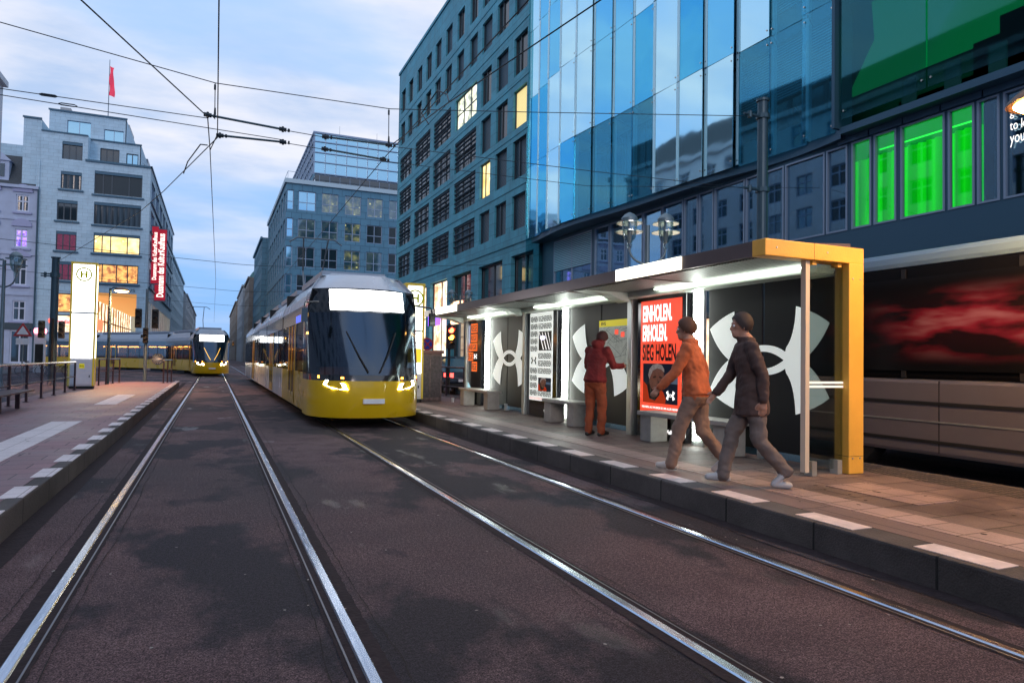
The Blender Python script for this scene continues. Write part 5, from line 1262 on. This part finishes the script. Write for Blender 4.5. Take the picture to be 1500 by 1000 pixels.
# ------------------------------------------------------------------ trams
def tram(path,nmod,label,near,loc):
    """path(s)->(x,y,heading) with s metres behind the front; heading 0 = front looks to -y"""
    o=thing('tram',loc,label,'tram')
    def fr(s0,s1):
        x0,y0,_=path(s0); x1,y1,_=path(s1); d=Vector((x1-x0,y1-y0,0)).normalized(); r=Vector((d.y,-d.x,0))
        base=Vector((x0,y0,0))
        return lambda u,s,z:tuple(base+r*u+d*(s-s0)+Vector((0,0,z)))
    L0=1.9; modL=[7.0,6.6,5.2,6.6,7.0][:nmod]
    HW=1.2; ZB=.28; ZL=1.12; ZW=2.62; ZT=3.38
    s=0
    lowF=M['tramyellow']; lowR=M['tramyellow']
    for k,ml in enumerate(modL):
        s0=s; s1=s+ml; T=fr(s0,s1)
        a=s0+(L0 if k==0 else .12); b=s1-.12
        lowm=M['tramyellow']
        # lower side panels
        for sd in (-1,1):
            m=MB(); m.box(sd*HW,sd*(HW-.06),a,b,ZB,ZL,T=T); m.build('side_panel',M['tramwhite'] if (k>0 and near) else lowm,o)  # near tram's rear panels whitened to stand for headlight glare on yellow
            # window band: posts and header
            m=MB(); nw=max(2,round((b-a)/1.5)); w=(b-a)/nw
            for i in range(nw+1):
                u=a+i*w; m.box(sd*HW,sd*(HW-.05),max(a,u-.08),min(b,u+.08),ZL,ZW,T=T)
            m.box(sd*(HW+.002),sd*(HW-.05),a,b,ZW-.36,ZW-.002,T=T); m.build('window_post',M['tramblack'],o)
            for i in range(nw):
                u=a+i*w
                door=(k in (0,1,3) and i==nw//2)
                if door:
                    m=MB(); m.box(sd*(HW+.006),sd*(HW-.03),u+.10,u+w-.10,ZB+.04,ZW-.38,T=T); dr=m.build('door',M['tramglass'],o)
                    m=MB()
                    for uu in (u+.10,u+w/2-.02,u+w-.16): m.box(sd*(HW+.012),sd*(HW-.02),uu,uu+.06,ZB+.04,ZW-.38,T=T)
                    m.box(sd*(HW+.012),sd*(HW-.02),u+.1,u+w-.1,ZB+.04,ZB+.30,T=T); m.build('door_frame',M['tramyellow'],dr)
                else:
                    m=MB(); m.box(sd*(HW-.012),sd*(HW-.03),u+.08,u+w-.08,ZL,ZW-.36,T=T); m.build('window',M['tramglass'],o)
        # roof: sloped shoulders
        m=MB()
        pr=[(-HW,ZW),(-HW+.05,ZW+.22),(-HW+.28,ZT-.22),(-.62,ZT),(.62,ZT),(HW-.28,ZT-.22),(HW-.05,ZW+.22),(HW,ZW)]
        st=a if k else a+.0
        m.prism(pr,st,b,lambda u,v,w,T=T:T(u,w,v)); m.build('roof',M['tramgrey'] if not near else M['tramwhite'],o)
        m=MB(); m.box(-.75,.75,a+.6,b-.4,ZT-.02,ZT+.12,T=T); m.build('roof_box',M['tramgrey'],o)
        m=MB(); m.box(-HW+.06,HW-.06,a,b,.30,.36,T=T); m.build('floor',M['rubber'],o)
        m=MB()
        for sd in (-.55,.55): m.box(sd-.05,sd+.05,a+.3,b-.3,ZW-.50,ZW-.44,T=T)
        m.build('ceiling_lamp',M['warm'],o)
        m=MB()
        nS=int((b-a)/1.5)
        for i in range(nS):
            u=a+.4+i*1.5
            for sd in (-1,1): 
                m.box(sd*.62,sd*1.08,u,u+.08,.75,1.55,T=T); m.box(sd*.62,sd*1.08,u-.4,u,.72,.8,T=T)
        m.build('seat',M['seat'],o)
        m=MB(); m.box(-.85,.85,(a+b)/2-1.0,(a+b)/2+1.0,.06,.30,T=T); m.build('bogie',M['rubber'],o)
        if k: 
            m=MB()
            for j in range(5): m.box(-HW+.10+.02*(j%2),HW-.10-.02*(j%2),s0-.12+.05*j,s0-.08+.05*j,ZB+.05,ZT-.15,T=T)
            m.build('bellows',M['rubber'],o)
        if near and k==0:
            m=MB(); m.box(-HW-.006,-HW+.01,a+.4,a+1.6,2.28,2.44,T=T); m.build('info_screen',M['bluescreen'],o)
        s=s1
    # nose: plan outline at each height, rounded
    T=fr(0,modL[0])
    def yf(z):  # set-back of the face with height
        return .0+ (0.10*(.28-z) if z<.28 else 0) + (max(0,z-.95)**1.25)*.34 + max(0,.55-z)*.25
    def outline(z,n=18,grow=0.):
        pts=[]
        for i in range(n+1):
            t=-1+2*i/n; e=math.copysign(abs(t)**.62,t)
            u=HW*math.sin(e*PI/2)
            back=(1-math.cos(e*PI/2))**1.15*1.28
            pts.append((u*(1 if z<2.62 else 1-.14*(z-2.62)/.7)+0*grow,yf(z)*(1-abs(t)**3)+back-grow))
        return [(-HW if z<2.7 else pts[0][0],L0+.0)]+pts+[(HW if z<2.7 else pts[-1][0],L0)]
    def strip(name,zs,mat,grow=0,u0=None,par=o,close=False):
        m=MB(); rows=[]
        for z in zs: rows.append([T(u,y,z) for u,y in outline(z,grow=grow)])
        n=len(rows[0]); m.add([p for r in rows for p in r],[(i*n+j,i*n+j+1,(i+1)*n+j+1,(i+1)*n+j) for i in range(len(rows)-1) for j in range(n-1)])
        if close:
            for ri in (0,-1):
                r=rows[ri]; m.add(r,[list(range(n))])
        return m.build(name,mat,par,smooth=True)
    strip('front_bumper',[.22,.30,.45,.62,.78,.90,.98],M['tramyellow'],close=True)
    strip('front_band',[.98,1.04,1.10],M['tramblack'],grow=-.005,close=False)
    strip('windshield',[1.10,1.3,1.6,1.9,2.2,2.42],M['windsh'])
    strip('display_housing',[2.42,2.55,2.75,2.96],M['tramblack'])
    # roof cap
    m=MB(); r0=[T(u,y,2.96) for u,y in outline(2.96)]; r1=[T(u*.80,y+.35,3.28) for u,y in outline(2.96)]; r1[0]=T(-.62,L0,3.36);r1[-1]=T(.62,L0,3.36); n=len(r0)
    m.add(r0+r1,[(j,j+1,n+j+1,n+j) for j in range(n-1)]+[list(range(n,2*n))]); m.build('roof_cap',M['tramwhite'] if near else M['tramgrey'],o,smooth=True)
    # A pillars, cab back wall, dashboard
    m=MB(); m.box(-1.1,1.1,L0-.05,L0,.4,2.9,T=T); m.build('cab_wall',M['rubber'],o)
    m=MB(); m.box(-1.0,1.0,.72,1.1,.95,1.25,T=T); m.box(-.25,.25,1.2,1.5,.8,1.7,T=T); m.build('dashboard',M['rubber'],o)
    # display with lettering
    yy=yf(2.7)-.03
    
    def yn(u,z):
        e=math.asin(min(1,abs(u)/HW))/(PI/2); t=e**(1/.62); return yf(z)*(1-t**3)+(1-math.cos(e*PI/2))**1.15*1.28
    m=MB(); vs=[]
    for i in range(17):
        u=-.80+1.6*i/16
        for z in (2.47,2.92): vs.append(T(u,yn(u,z)-.022,z))
    m.add(vs,[(2*i,2*i+1,2*i+3,2*i+2) for i in range(16)]); dpl=m.build('destination_display',M['disp'],o)
    # lights
    for sd in (-1,1):
        m=MB(); pts=[(.52,.80),(.58,.92),(.92,.99),(.96,.90),(.80,.82)]
        def yn(u,z):
            e=math.asin(min(1,abs(u)/HW))/(PI/2); t=e**(1/.62); return yf(z)*(1-t**3)+(1-math.cos(e*PI/2))**1.15*1.28
        m.prism(pts,-.015,.03,lambda u,v,w:T(sd*u,yn(u,v)+w,v)); m.build('headlight',M['head'],o)
        m=MB(); m.prism([(.60,1.02),(.60,1.06),(1.05,1.08),(1.05,1.03)],-.012,.02,lambda u,v,w:T(sd*u,yn(u,v)+w,v)); m.build('marker_light',M['amber'],o)
        m=MB(); m.tube([T(sd*.12,yn(.12,1.16)-.03,1.16),T(sd*.30,yn(.30,1.5)-.04,1.5),T(sd*.52,yn(.52,2.0)-.035,2.0)],.014,6); m.build('wiper',M['rubber'] if near else M['amber2'],o)
        m=MB(); m.tube([T(sd*(HW-.15),.72,2.62),T(sd*(HW+.14),.55,2.58),T(sd*(HW+.16),.52,2.45)],.02,6); m.box(sd*(HW+.10),sd*(HW+.22),.46,.58,2.18,2.46,T=T); m.build('mirror',M['tramblack'],o)
    m=MB(); m.box(-.22,.22,-.02,.05,.52,.62,T=T); m.build('number_plate',M['white'],o)
    Q=lambda u,v,w:T(-u if False else u,yy-.006-w,v)
    Q=lambda u,v,w:T(u,yn(u,v)-.055,v)
    # pantograph on the third module
    if nmod>2:
        x_,y_,_=path(modL[0]+2.5); m=MB()
        for sd in (-.4,.4): m.cyl((x_+sd,y_-.6,ZT+.1),(x_+sd*.8,y_+.7,4.4),.03,.03,6); m.cyl((x_+sd*.8,y_+.7,4.4),(x_+sd,y_,5.4),.025,.025,6)
        m.tube([(x_-.85,y_,5.25),(x_-.6,y_,5.42),(x_+.6,y_,5.42),(x_+.85,y_,5.25)],.025,6); m.build('pantograph',M['metalg'],o)
    return o
M['amber2']=emat('glowing_wiper',(1,.55,.1),1.4)
tram(lambda s:(3.04,14.0+s,0),5,'large yellow fronted tram with side whitened as glare, coming towards the viewer beside the shelter',True,(3.04,14,0))
def pth(s):
    x,y,t=curve_pt(s-1.2); return (x,y,t)
tram(pth,5,'distant yellow tram with bright headlights swinging round the curve from the left',False,(-.07,52,0))
# ------------------------------------------------------------------ dark bus behind the shelter
o=thing('bus',(9.8,5,0),'dark grey bus with black window band and pale roof edge, behind the shelter','bus')
BX=8.62; by0,by1=-4.0,8.6
m=MB(); m.bevbox(BX,BX+2.5,by0,by1,.30,1.29,.05); m.build('body',M['bus_g'],o)
m=MB(); m.bevbox(BX+.02,BX+2.48,by0+.02,by1-.02,1.29,2.86,.05); m.build('window_band',M['busblack'],o)
m=MB(); m.bevbox(BX-.01,BX+2.51,by0,by1,2.80,3.02,.07); m.build('roof',M['bus_r'],o)
m=MB(); m.box(BX-.004,BX+.02,3.3,7.3,1.40,2.65); m.build('side_advert',M['bus_red'],o)
m=MB(); m.box(BX-.012,BX+.01,by0+.1,by1-.1,.96,1.0); m.box(BX-.012,BX+.01,by0+.1,by1-.1,.46,.5); m.build('trim_strip',M['rubber'],o)
m=MB()
for y in (-1.2,.9,2.9,4.4,5.9): m.box(BX-.003,BX+.01,y-.006,y+.006,.34,1.27)
m.build('panel_joint',M['rubber'],o)
m=MB(); m.box(BX-.008,BX+.01,by0+.1,by1-.1,.73,.75); m.build('pale_strip',M['alu'],o)
for y in (-2.9,7.3):
    m=MB(); m.cyl((BX+.02,y,.46),(BX+.30,y,.46),.46,.46,24); w_=m.build('wheel',M['rubber'],o)
    m=MB(); m.cyl((BX+.0,y,.46),(BX+.04,y,.46),.26,.24,16); m.build('rim',M['bus_g'],w_)
bp_=pmat('bus_post',(.02,.02,.022),.4)
for y in (-2.6,-1.1,.4,1.9,3.4,4.9,6.4,7.9): m=MB(); m.box(BX-.002,BX+.03,y-.03,y+.03,1.30,2.78); m.build('window_post',bp_,o)
m=MB(); m.box(BX+.3,BX+2.2,by1-.02,by1+.01,1.4,2.7); m.build('front_window',M['dkglass'],o)
# ------------------------------------------------------------------ cars
def car(x,y,label,paint,head=1,rear=True,s=1.):
    """car seen from behind at (x,y) = middle of its rear bumper; nose towards +y*head"""
    o=thing('car',(x,y,0),label,'car'); W=.90
    T=lambda u,v,w:(x+u,y+head*v,w)
    prof=[(0,.35),(-.02,.7),(.05,1.0),(.35,1.45),(.7,1.56),(2.2,1.55),(3.0,1.05),(4.1,.92),(4.35,.7),(4.35,.35)]
    m=MB(); cross=[(.0,1.0),(.35,1.0)]
    body=[(0,.30),(-.04,.55),(.0,.95),(3.05,1.02),(4.15,.88),(4.38,.6),(4.35,.30)]
    m.prism(body,-W,W,lambda a,b,w:T(w,a,b)); m.build('body',paint,o)
    m=MB(); n=[(.05,.95),(.42,1.50),(.8,1.58),(2.15,1.56),(3.0,1.01)]
    vs=[T(sx*(W-.06 if i in(0,4) else W-.22),a,b) for sx in (-1,1) for i,(a,b) in enumerate(n)]
    m.add(vs,[(0,1,2,3,4),(5,6,7,8,9),(0,1,6,5),(1,2,7,6),(2,3,8,7),(3,4,9,8)]); m.build('cabin',M['dkglass'],o)
    m=MB(); m.add([T(sx*(W-.23),a,b+.01) for sx in (-1,1) for a,b in n[1:4]],[(0,1,4,3),(1,2,5,4)]); m.build('roof',paint,o)
    for sx in (-1,1):
        m=MB(); m.box(sx*.48,sx*.88,-.05,.0,.72,.9,T=T); m.build('tail_light',M['redsoft'],o)
        for v in (.85,3.5):
            m=MB(); m.cyl(T(sx*.91,v,.33),T(sx*.70,v,.33),.33,.33,18); ww=m.build('wheel',M['rubber'],o)
            m=MB(); m.cyl(T(sx*.92,v,.33),T(sx*.9,v,.33),.2,.2,12); m.build('rim',M['alu'],ww)
    m=MB(); m.box(-.26,.26,-.055,-.03,.55,.67,T=T); m.build('number_plate',M['white'],o)
    m=MB(); m.box(-.9,.9,-.06,.1,.32,.48,T=T); m.build('bumper',M['rubber'],o)
    return o
car(9.45,26.5,'dark blue car with glowing red tail lights beyond the end of the shelter',pmat('dark_car_paint',(.012,.016,.03),.2,.3,coat=.8))
car(9.8,38.0,'silver car farther on behind the stone office block pavement, lights on',pmat('silver_car_paint',(.35,.36,.38),.25,.6,coat=.8))
car(-10.2,33.5,'blue grey car waiting at the left picture edge beyond the railing',pmat('grey_blue_paint',(.06,.09,.13),.25,.4,coat=.8))
# ------------------------------------------------------------------ people
SK=pmat('skin',(.42,.22,.15),.5,var=.1,scale=20)
def person(loc,rot,J,cols,label,hairc,name='person',scale=1.):
    """J: joint dict in local metres (x right, y forward, z up). One continuous remeshed body."""
    m=MB()
    def cap(a,b,ra,rb,n=14,flat=1.,ax=None,sq=.9):
        a=Vector(a);b=Vector(b); d=(b-a); L_=d.length; d.normalize(); u=(Vector(ax) if ax else d.orthogonal()); u=(u-d*u.dot(d)).normalized(); v=d.cross(u)
        rings=[]; 
        for k in range(5): t=PI/2*(k/4); rings.append((a-d*ra*math.cos(t)*.9 , ra*math.sin(t)+.0005))
        for k in range(5): t=PI/2*(k/4); rings.append((b+d*rb*math.sin(t)*sq , rb*math.cos(t)+.0005))
        vs=[]
        for c,r in rings:
            for j in range(n): t=2*PI*j/n; vs.append(c+u*r*math.cos(t)+v*r*flat*math.sin(t))
        m.add(vs,[(i*n+j,i*n+(j+1)%n,(i+1)*n+(j+1)%n,(i+1)*n+j) for i in range(len(rings)-1) for j in range(n)]+[list(range(n))[::-1],list(range((len(rings)-1)*n,len(rings)*n))])
    bones=[]
    def B(a,b,ra,rb,k,flat=1.,ax=None,sq=.9):
        cap(J[a] if isinstance(a,str) else a,J[b] if isinstance(b,str) else b,ra,rb,flat=flat,ax=ax,sq=sq); bones.append((Vector(J[a] if isinstance(a,str) else a),Vector(J[b] if isinstance(b,str) else b),max(ra,rb),k))
    X=(1,0,0)
    B('pelvis','waist',.165,.150,'t',.72,X); B('waist','chest',.178,.200,'j',.68,X); B('chest','collar',.195,.11,'j',.64,X); B(tuple(Vector(J['pelvis'])+Vector((0,.01,-.02))),'waist',.196,.178,'j',.76,X); B('collar',tuple(Vector(J['collar'])+Vector((0,.01,.025))),.10,.080,'j')
    B('chest','shR',.12,.085,'j',.8); B('chest','shL',.12,.085,'j',.8)
    B('collar','neck',.062,.055,'s'); B('neck','headc',.055,.07,'s')
    B('headlow','headtop',.070,.088,'s',1.1,X)
    B('chin','headlow',.042,.06,'s')
    for s in 'RL':
        B('hip'+s,'kn'+s,.108,.080,'t'); B('kn'+s,'an'+s,.078,.066,'t'); B('an'+s,'toe'+s,.045,.034,'f',.85,X)
        an=Vector(J['an'+s]); to=Vector(J['toe'+s]); hl=an+(an-to).normalized()*.05; hl.z=min(an.z,to.z)-.01; B(tuple(hl),'toe'+s,.036,.034,'f')
        B('sh'+s,'el'+s,.074,.062,'j'); B('el'+s,'wr'+s,.060,.048,'j')
        wr=Vector(J['wr'+s]); el=Vector(J['el'+s]); d=(wr-el).normalized(); side=Vector((1 if s=='R' else -1,0,0)); side=(side-d*side.dot(d)).normalized(); fwd=d.cross(side)
        if fwd.y<0: fwd=-fwd
        pa=wr+d*.03; pb=wr+d*.085
        B(tuple(wr),tuple(pb),.026,.034,'s',.5,tuple(fwd))
        for i,(o_,ln) in enumerate(((.027,.068),(.009,.078),(-.009,.072),(-.026,.056))):
            r0=pb+fwd*o_; k1=r0+d*ln*.5-side*.006; k2=k1+d*ln*.42-side*.02
            B(tuple(r0-d*.012),tuple(k1),.0098,.0092,'s'); B(tuple(k1),tuple(k2),.0092,.0078,'s')
        th0=pa+fwd*.024; th1=th0+fwd*.03+d*.025-side*.005; th2=th1+fwd*.008+d*.028-side*.01
        B(tuple(th0),tuple(th1),.013,.011,'s'); B(tuple(th1),tuple(th2),.011,.009,'s')
    # ears and nose
    hc=Vector(J['headc2']); f=Vector(J['hf']); r=Vector(J['hr']); u=r.cross(f)
    for sd in (-1,1): p=hc+r*.078*sd-f*.005; B(tuple(p-u*.02),tuple(p+u*.022),.014,.018,'s')
    B(tuple(hc+f*.088+u*.012),tuple(hc+f*.104-u*.024),.012,.016,'s')
    # lips, brow
    B(tuple(hc+f*.088-u*.055-r*.02),tuple(hc+f*.088-u*.055+r*.02),.010,.010,'s')
    B(tuple(hc+f*.085+u*.035-r*.035),tuple(hc+f*.085+u*.035+r*.035),.012,.012,'s')
    hem=J['pelvis'][2]-(.20 if 'skirt' in J else .05)
    B('waist',(0,.0,hem+.01),.180,.215,'j',.76,X,.12)
    if 'hood' in J: B('collar',J['hood'],.085,.09,'j',.8,X)
    me=bpy.data.meshes.new('b'); me.from_pydata([tuple(v) for v in m.v],[],m.f); bm=bmesh.new(); bm.from_mesh(me); bmesh.ops.recalc_face_normals(bm,faces=bm.faces[:]); bm.to_mesh(me); bm.free()
    ob=bpy.data.objects.new('b',me); col.objects.link(ob)
    md=ob.modifiers.new('r','REMESH'); md.mode='VOXEL'; md.voxel_size=.0085
    m2=ob.modifiers.new('s','SMOOTH'); m2.iterations=4; m2.factor=.5
    bpy.context.view_layer.update()
    me2=bpy.data.meshes.new_from_object(ob.evaluated_get(bpy.context.evaluated_depsgraph_get())); bpy.data.objects.remove(ob)
    kinds={'s':0,'j':1,'t':2,'f':3}; me2.materials.clear()
    for c in (SK,cols[0],cols[1],cols[2]): me2.materials.append(c)
    for p in me2.polygons:
        c=p.center; best=9;bk='j'
        for a,b_,r_,k in bones:
            d=b_-a; t=max(0,min(1,(c-a).dot(d)/max(1e-9,d.length_squared))); q=(c-(a+d*t)).length-r_*.9
            if q<best: best=q;bk=k
        if bk in 'jt' and abs(c.x)<.19+.0 and c.z<J['chest'][2]-.05 and c.z>.3:
            tor=(abs(c.x/.235)**2+abs(c.y/.20)**2)<1.0
            if tor or bk=='t': bk='j' if c.z>hem-.012 else 't'
        if bk=='j' and 'hood' not in J and abs(c.x)<.12 and c.z>J['neck'][2]+.005: bk='s'
        if bk=='j' and 'hood' in J and c.z>J['headc'][2]-.04 and (c-hc).dot(f)>.0: bk='s'
        p.material_index=kinds[bk]; p.use_smooth=True
    # cloth folds: small displacement along normals on clothing
    import mathutils.noise as nz
    lim=J['neck'][2]-.05
    nv=[v.normal.copy() for v in me2.vertices]
    for v,n in zip(me2.vertices,nv):
        if v.co.z<lim and v.co.z>.14:
            q=nz.noise(Vector((v.co.x*8+v.co.z*3,v.co.y*8,v.co.z*9)))*.016+nz.noise(Vector((v.co.x*20,v.co.y*20,v.co.z*26+v.co.x*12)))*.006
            v.co+=n*q
    root=thing(name,loc,label,'person'); root.rotation_euler=(0,0,rot)
    bo=bpy.data.objects.new('body',me2); col.objects.link(bo); bo.parent=root
    # hair
    hm=MB(); n=22; rings=12; vs=[]
    for i in range(rings+1):
        t=PI*.70*i/rings
        for j in range(n):
            a=2*PI*j/n; fy=math.cos(a); 
            ext=1.0 if fy<.0 else max(.50,1-.55*fy)
            tt=t*ext; rr=.110+.007*nz.noise(Vector((math.cos(a)*5,math.sin(a)*5,t*7)))
            p=hc+u*(.035+ (rr+.012)*math.cos(tt))+f*(-.008+rr*1.04*math.sin(tt)*fy)+r*(rr*.90*math.sin(tt)*math.sin(a))
            vs.append(p)
    hm.add(vs,[(i*n+j,i*n+(j+1)%n,(i+1)*n+(j+1)%n,(i+1)*n+j) for i in range(rings) for j in range(n)])
    hme=bpy.data.meshes.new('hair'); hme.from_pydata([tuple(v) for v in hm.v],[],hm.f); hme.materials.append(hairc)
    for p in hme.polygons: p.use_smooth=True
    ho=bpy.data.objects.new('hair',hme); col.objects.link(ho); ho.parent=bo
    for sd in (-1,1):
        e=MB(); p=hc+f*.082+r*.032*sd+u*.012; bm=bmesh.new(); bmesh.ops.create_uvsphere(bm,u_segments=10,v_segments=8,radius=.0125); bm.verts.ensure_lookup_table()
        e.add([v.co+p for v in bm.verts],[[v.index for v in fc.verts] for fc in bm.faces]); bm.free()
        em=bpy.data.meshes.new('eye'); em.from_pydata([tuple(v) for v in e.v],[],e.f); em.materials.append(M['white'] if sd else M['white']); eo=bpy.data.objects.new('eye',em); col.objects.link(eo); eo.parent=bo
        e=MB(); e.cyl(p+f*.0118,p+f*.0132,.006,.005,10); em=bpy.data.meshes.new('pupil'); em.from_pydata([tuple(v) for v in e.v],[],e.f); em.materials.append(M['ink']); po=bpy.data.objects.new('pupil',em); col.objects.link(po); po.parent=eo
    root.scale=(scale,)*3
    return root
def joints(stride=.30,lean=.05,armR=.2,armL=-.2,headdrop=0.,elb=.3,coat=False,hood=False,rf=1):
    """rf=1 right leg forward"""
    J={}
    hz=.93-abs(stride)*.10
    J['pelvis']=(0,0,hz+.02); J['waist']=(0,lean*.35,hz+.20); J['chest']=(0,lean*.9,hz+.40); J['collar']=(0,lean*1.15,hz+.555)
    J['shR']=(.185,lean*1.05,hz+.49); J['shL']=(-.185,lean*1.05,hz+.49)
    J['neck']=(0,lean*1.3+.012,hz+.60)
    f=Vector((0,math.cos(headdrop),-math.sin(headdrop))); r=Vector((1,0,0)); u=r.cross(f)
    nk=Vector(J['neck']); hc=nk+u*.105+f*.025
    J['headc']=tuple(hc); J['headc2']=tuple(hc); J['hf']=tuple(f); J['hr']=tuple(r)
    J['headlow']=tuple(hc+u*.0-f*.0+f*.008); J['headtop']=tuple(hc+u*.055-f*.008); J['chin']=tuple(hc-u*.082+f*.052)
    for s,sg,ff in (('R',1,rf),('L',-1,-rf)):
        x=.095*sg; J['hip'+s]=(x,0,hz-.02)
        if stride<.05:
            y=.03*ff; J['kn'+s]=(x*1.05,y+.03,.50); J['an'+s]=(x*1.15,y,.085); J['toe'+s]=(x*1.35,y+.15,.04)
        elif ff>0:
            J['kn'+s]=(x,stride*.55+.03,.50); J['an'+s]=(x,stride,.095); J['toe'+s]=(x*1.1,stride+.15,.07)
        else:
            J['kn'+s]=(x,-stride*.22+.02,.475); J['an'+s]=(x,-stride*1.12,.17); J['toe'+s]=(x*1.1,-stride*1.12+.12,.045)
        arm=armR if s=='R' else armL
        sh=Vector(J['sh'+s]); el=sh+Vector((.045*sg,math.sin(arm)*.28,-math.cos(arm)*.28)); a2=arm+elb
        wr=el+Vector((.0,math.sin(a2)*.245,-math.cos(a2)*.245)); J['el'+s]=tuple(el); J['wr'+s]=tuple(wr)
    if coat: J['skirt']=(0,.0,hz-.17)
    if hood: J['hood']=(0,lean*1.15-.06,hz+.60)
    return J
def cloth(n,c,v=.25): return pmat(n,c,.85,var=v,scale=6,bump=.25,bscale=300)
person((5.88,9.95,PZ),math.radians(-68),joints(stride=.0,lean=.06,armR=.45,armL=.1,headdrop=.5,elb=1.1,hood=True),
   (cloth('dark_red_jacket',(.16,.012,.012)),cloth('rust_trousers',(.28,.06,.02)),pmat('black_shoes',(.015,.015,.015),.5)),
   'person in a dark red jacket and rust trousers standing bent over before the route map',pmat('dark_red_hood_hair',(.05,.012,.01),.7),scale=1.0)
person((5.02,6.25,PZ),math.radians(38),joints(stride=.26,lean=.07,armR=-.35,armL=.40,elb=.35,rf=-1),
   (cloth('orange_jacket',(.50,.13,.05)),cloth('beige_trousers',(.26,.17,.13)),pmat('white_trainers',(.48,.45,.43),.5)),
   'person in an orange jacket and beige trousers, the farther of the two walkers',pmat('brown_hair',(.08,.035,.02),.7))
person((5.02,5.38,PZ),math.radians(62),joints(stride=.27,lean=.06,armR=.35,armL=-.35,elb=.3,rf=1,coat=True),
   (cloth('brown_coat',(.075,.045,.04)),cloth('grey_trousers',(.15,.12,.11)),pmat('white_grey_trainers',(.40,.40,.41),.5)),
   'person in a long brown coat and white trainers walking away, the walker nearest the viewer',pmat('dark_hair',(.03,.018,.015),.7))
m=MB(); m.lathe([(.03,0),(.045,.13),(.048,.135),(.02,.137)],(6.35,18.75,PZ),14); tag(m.build('paper_cup',M['white'],None,smooth=True),'small white paper cup left on the platform in front of the grey cabinet','cup')
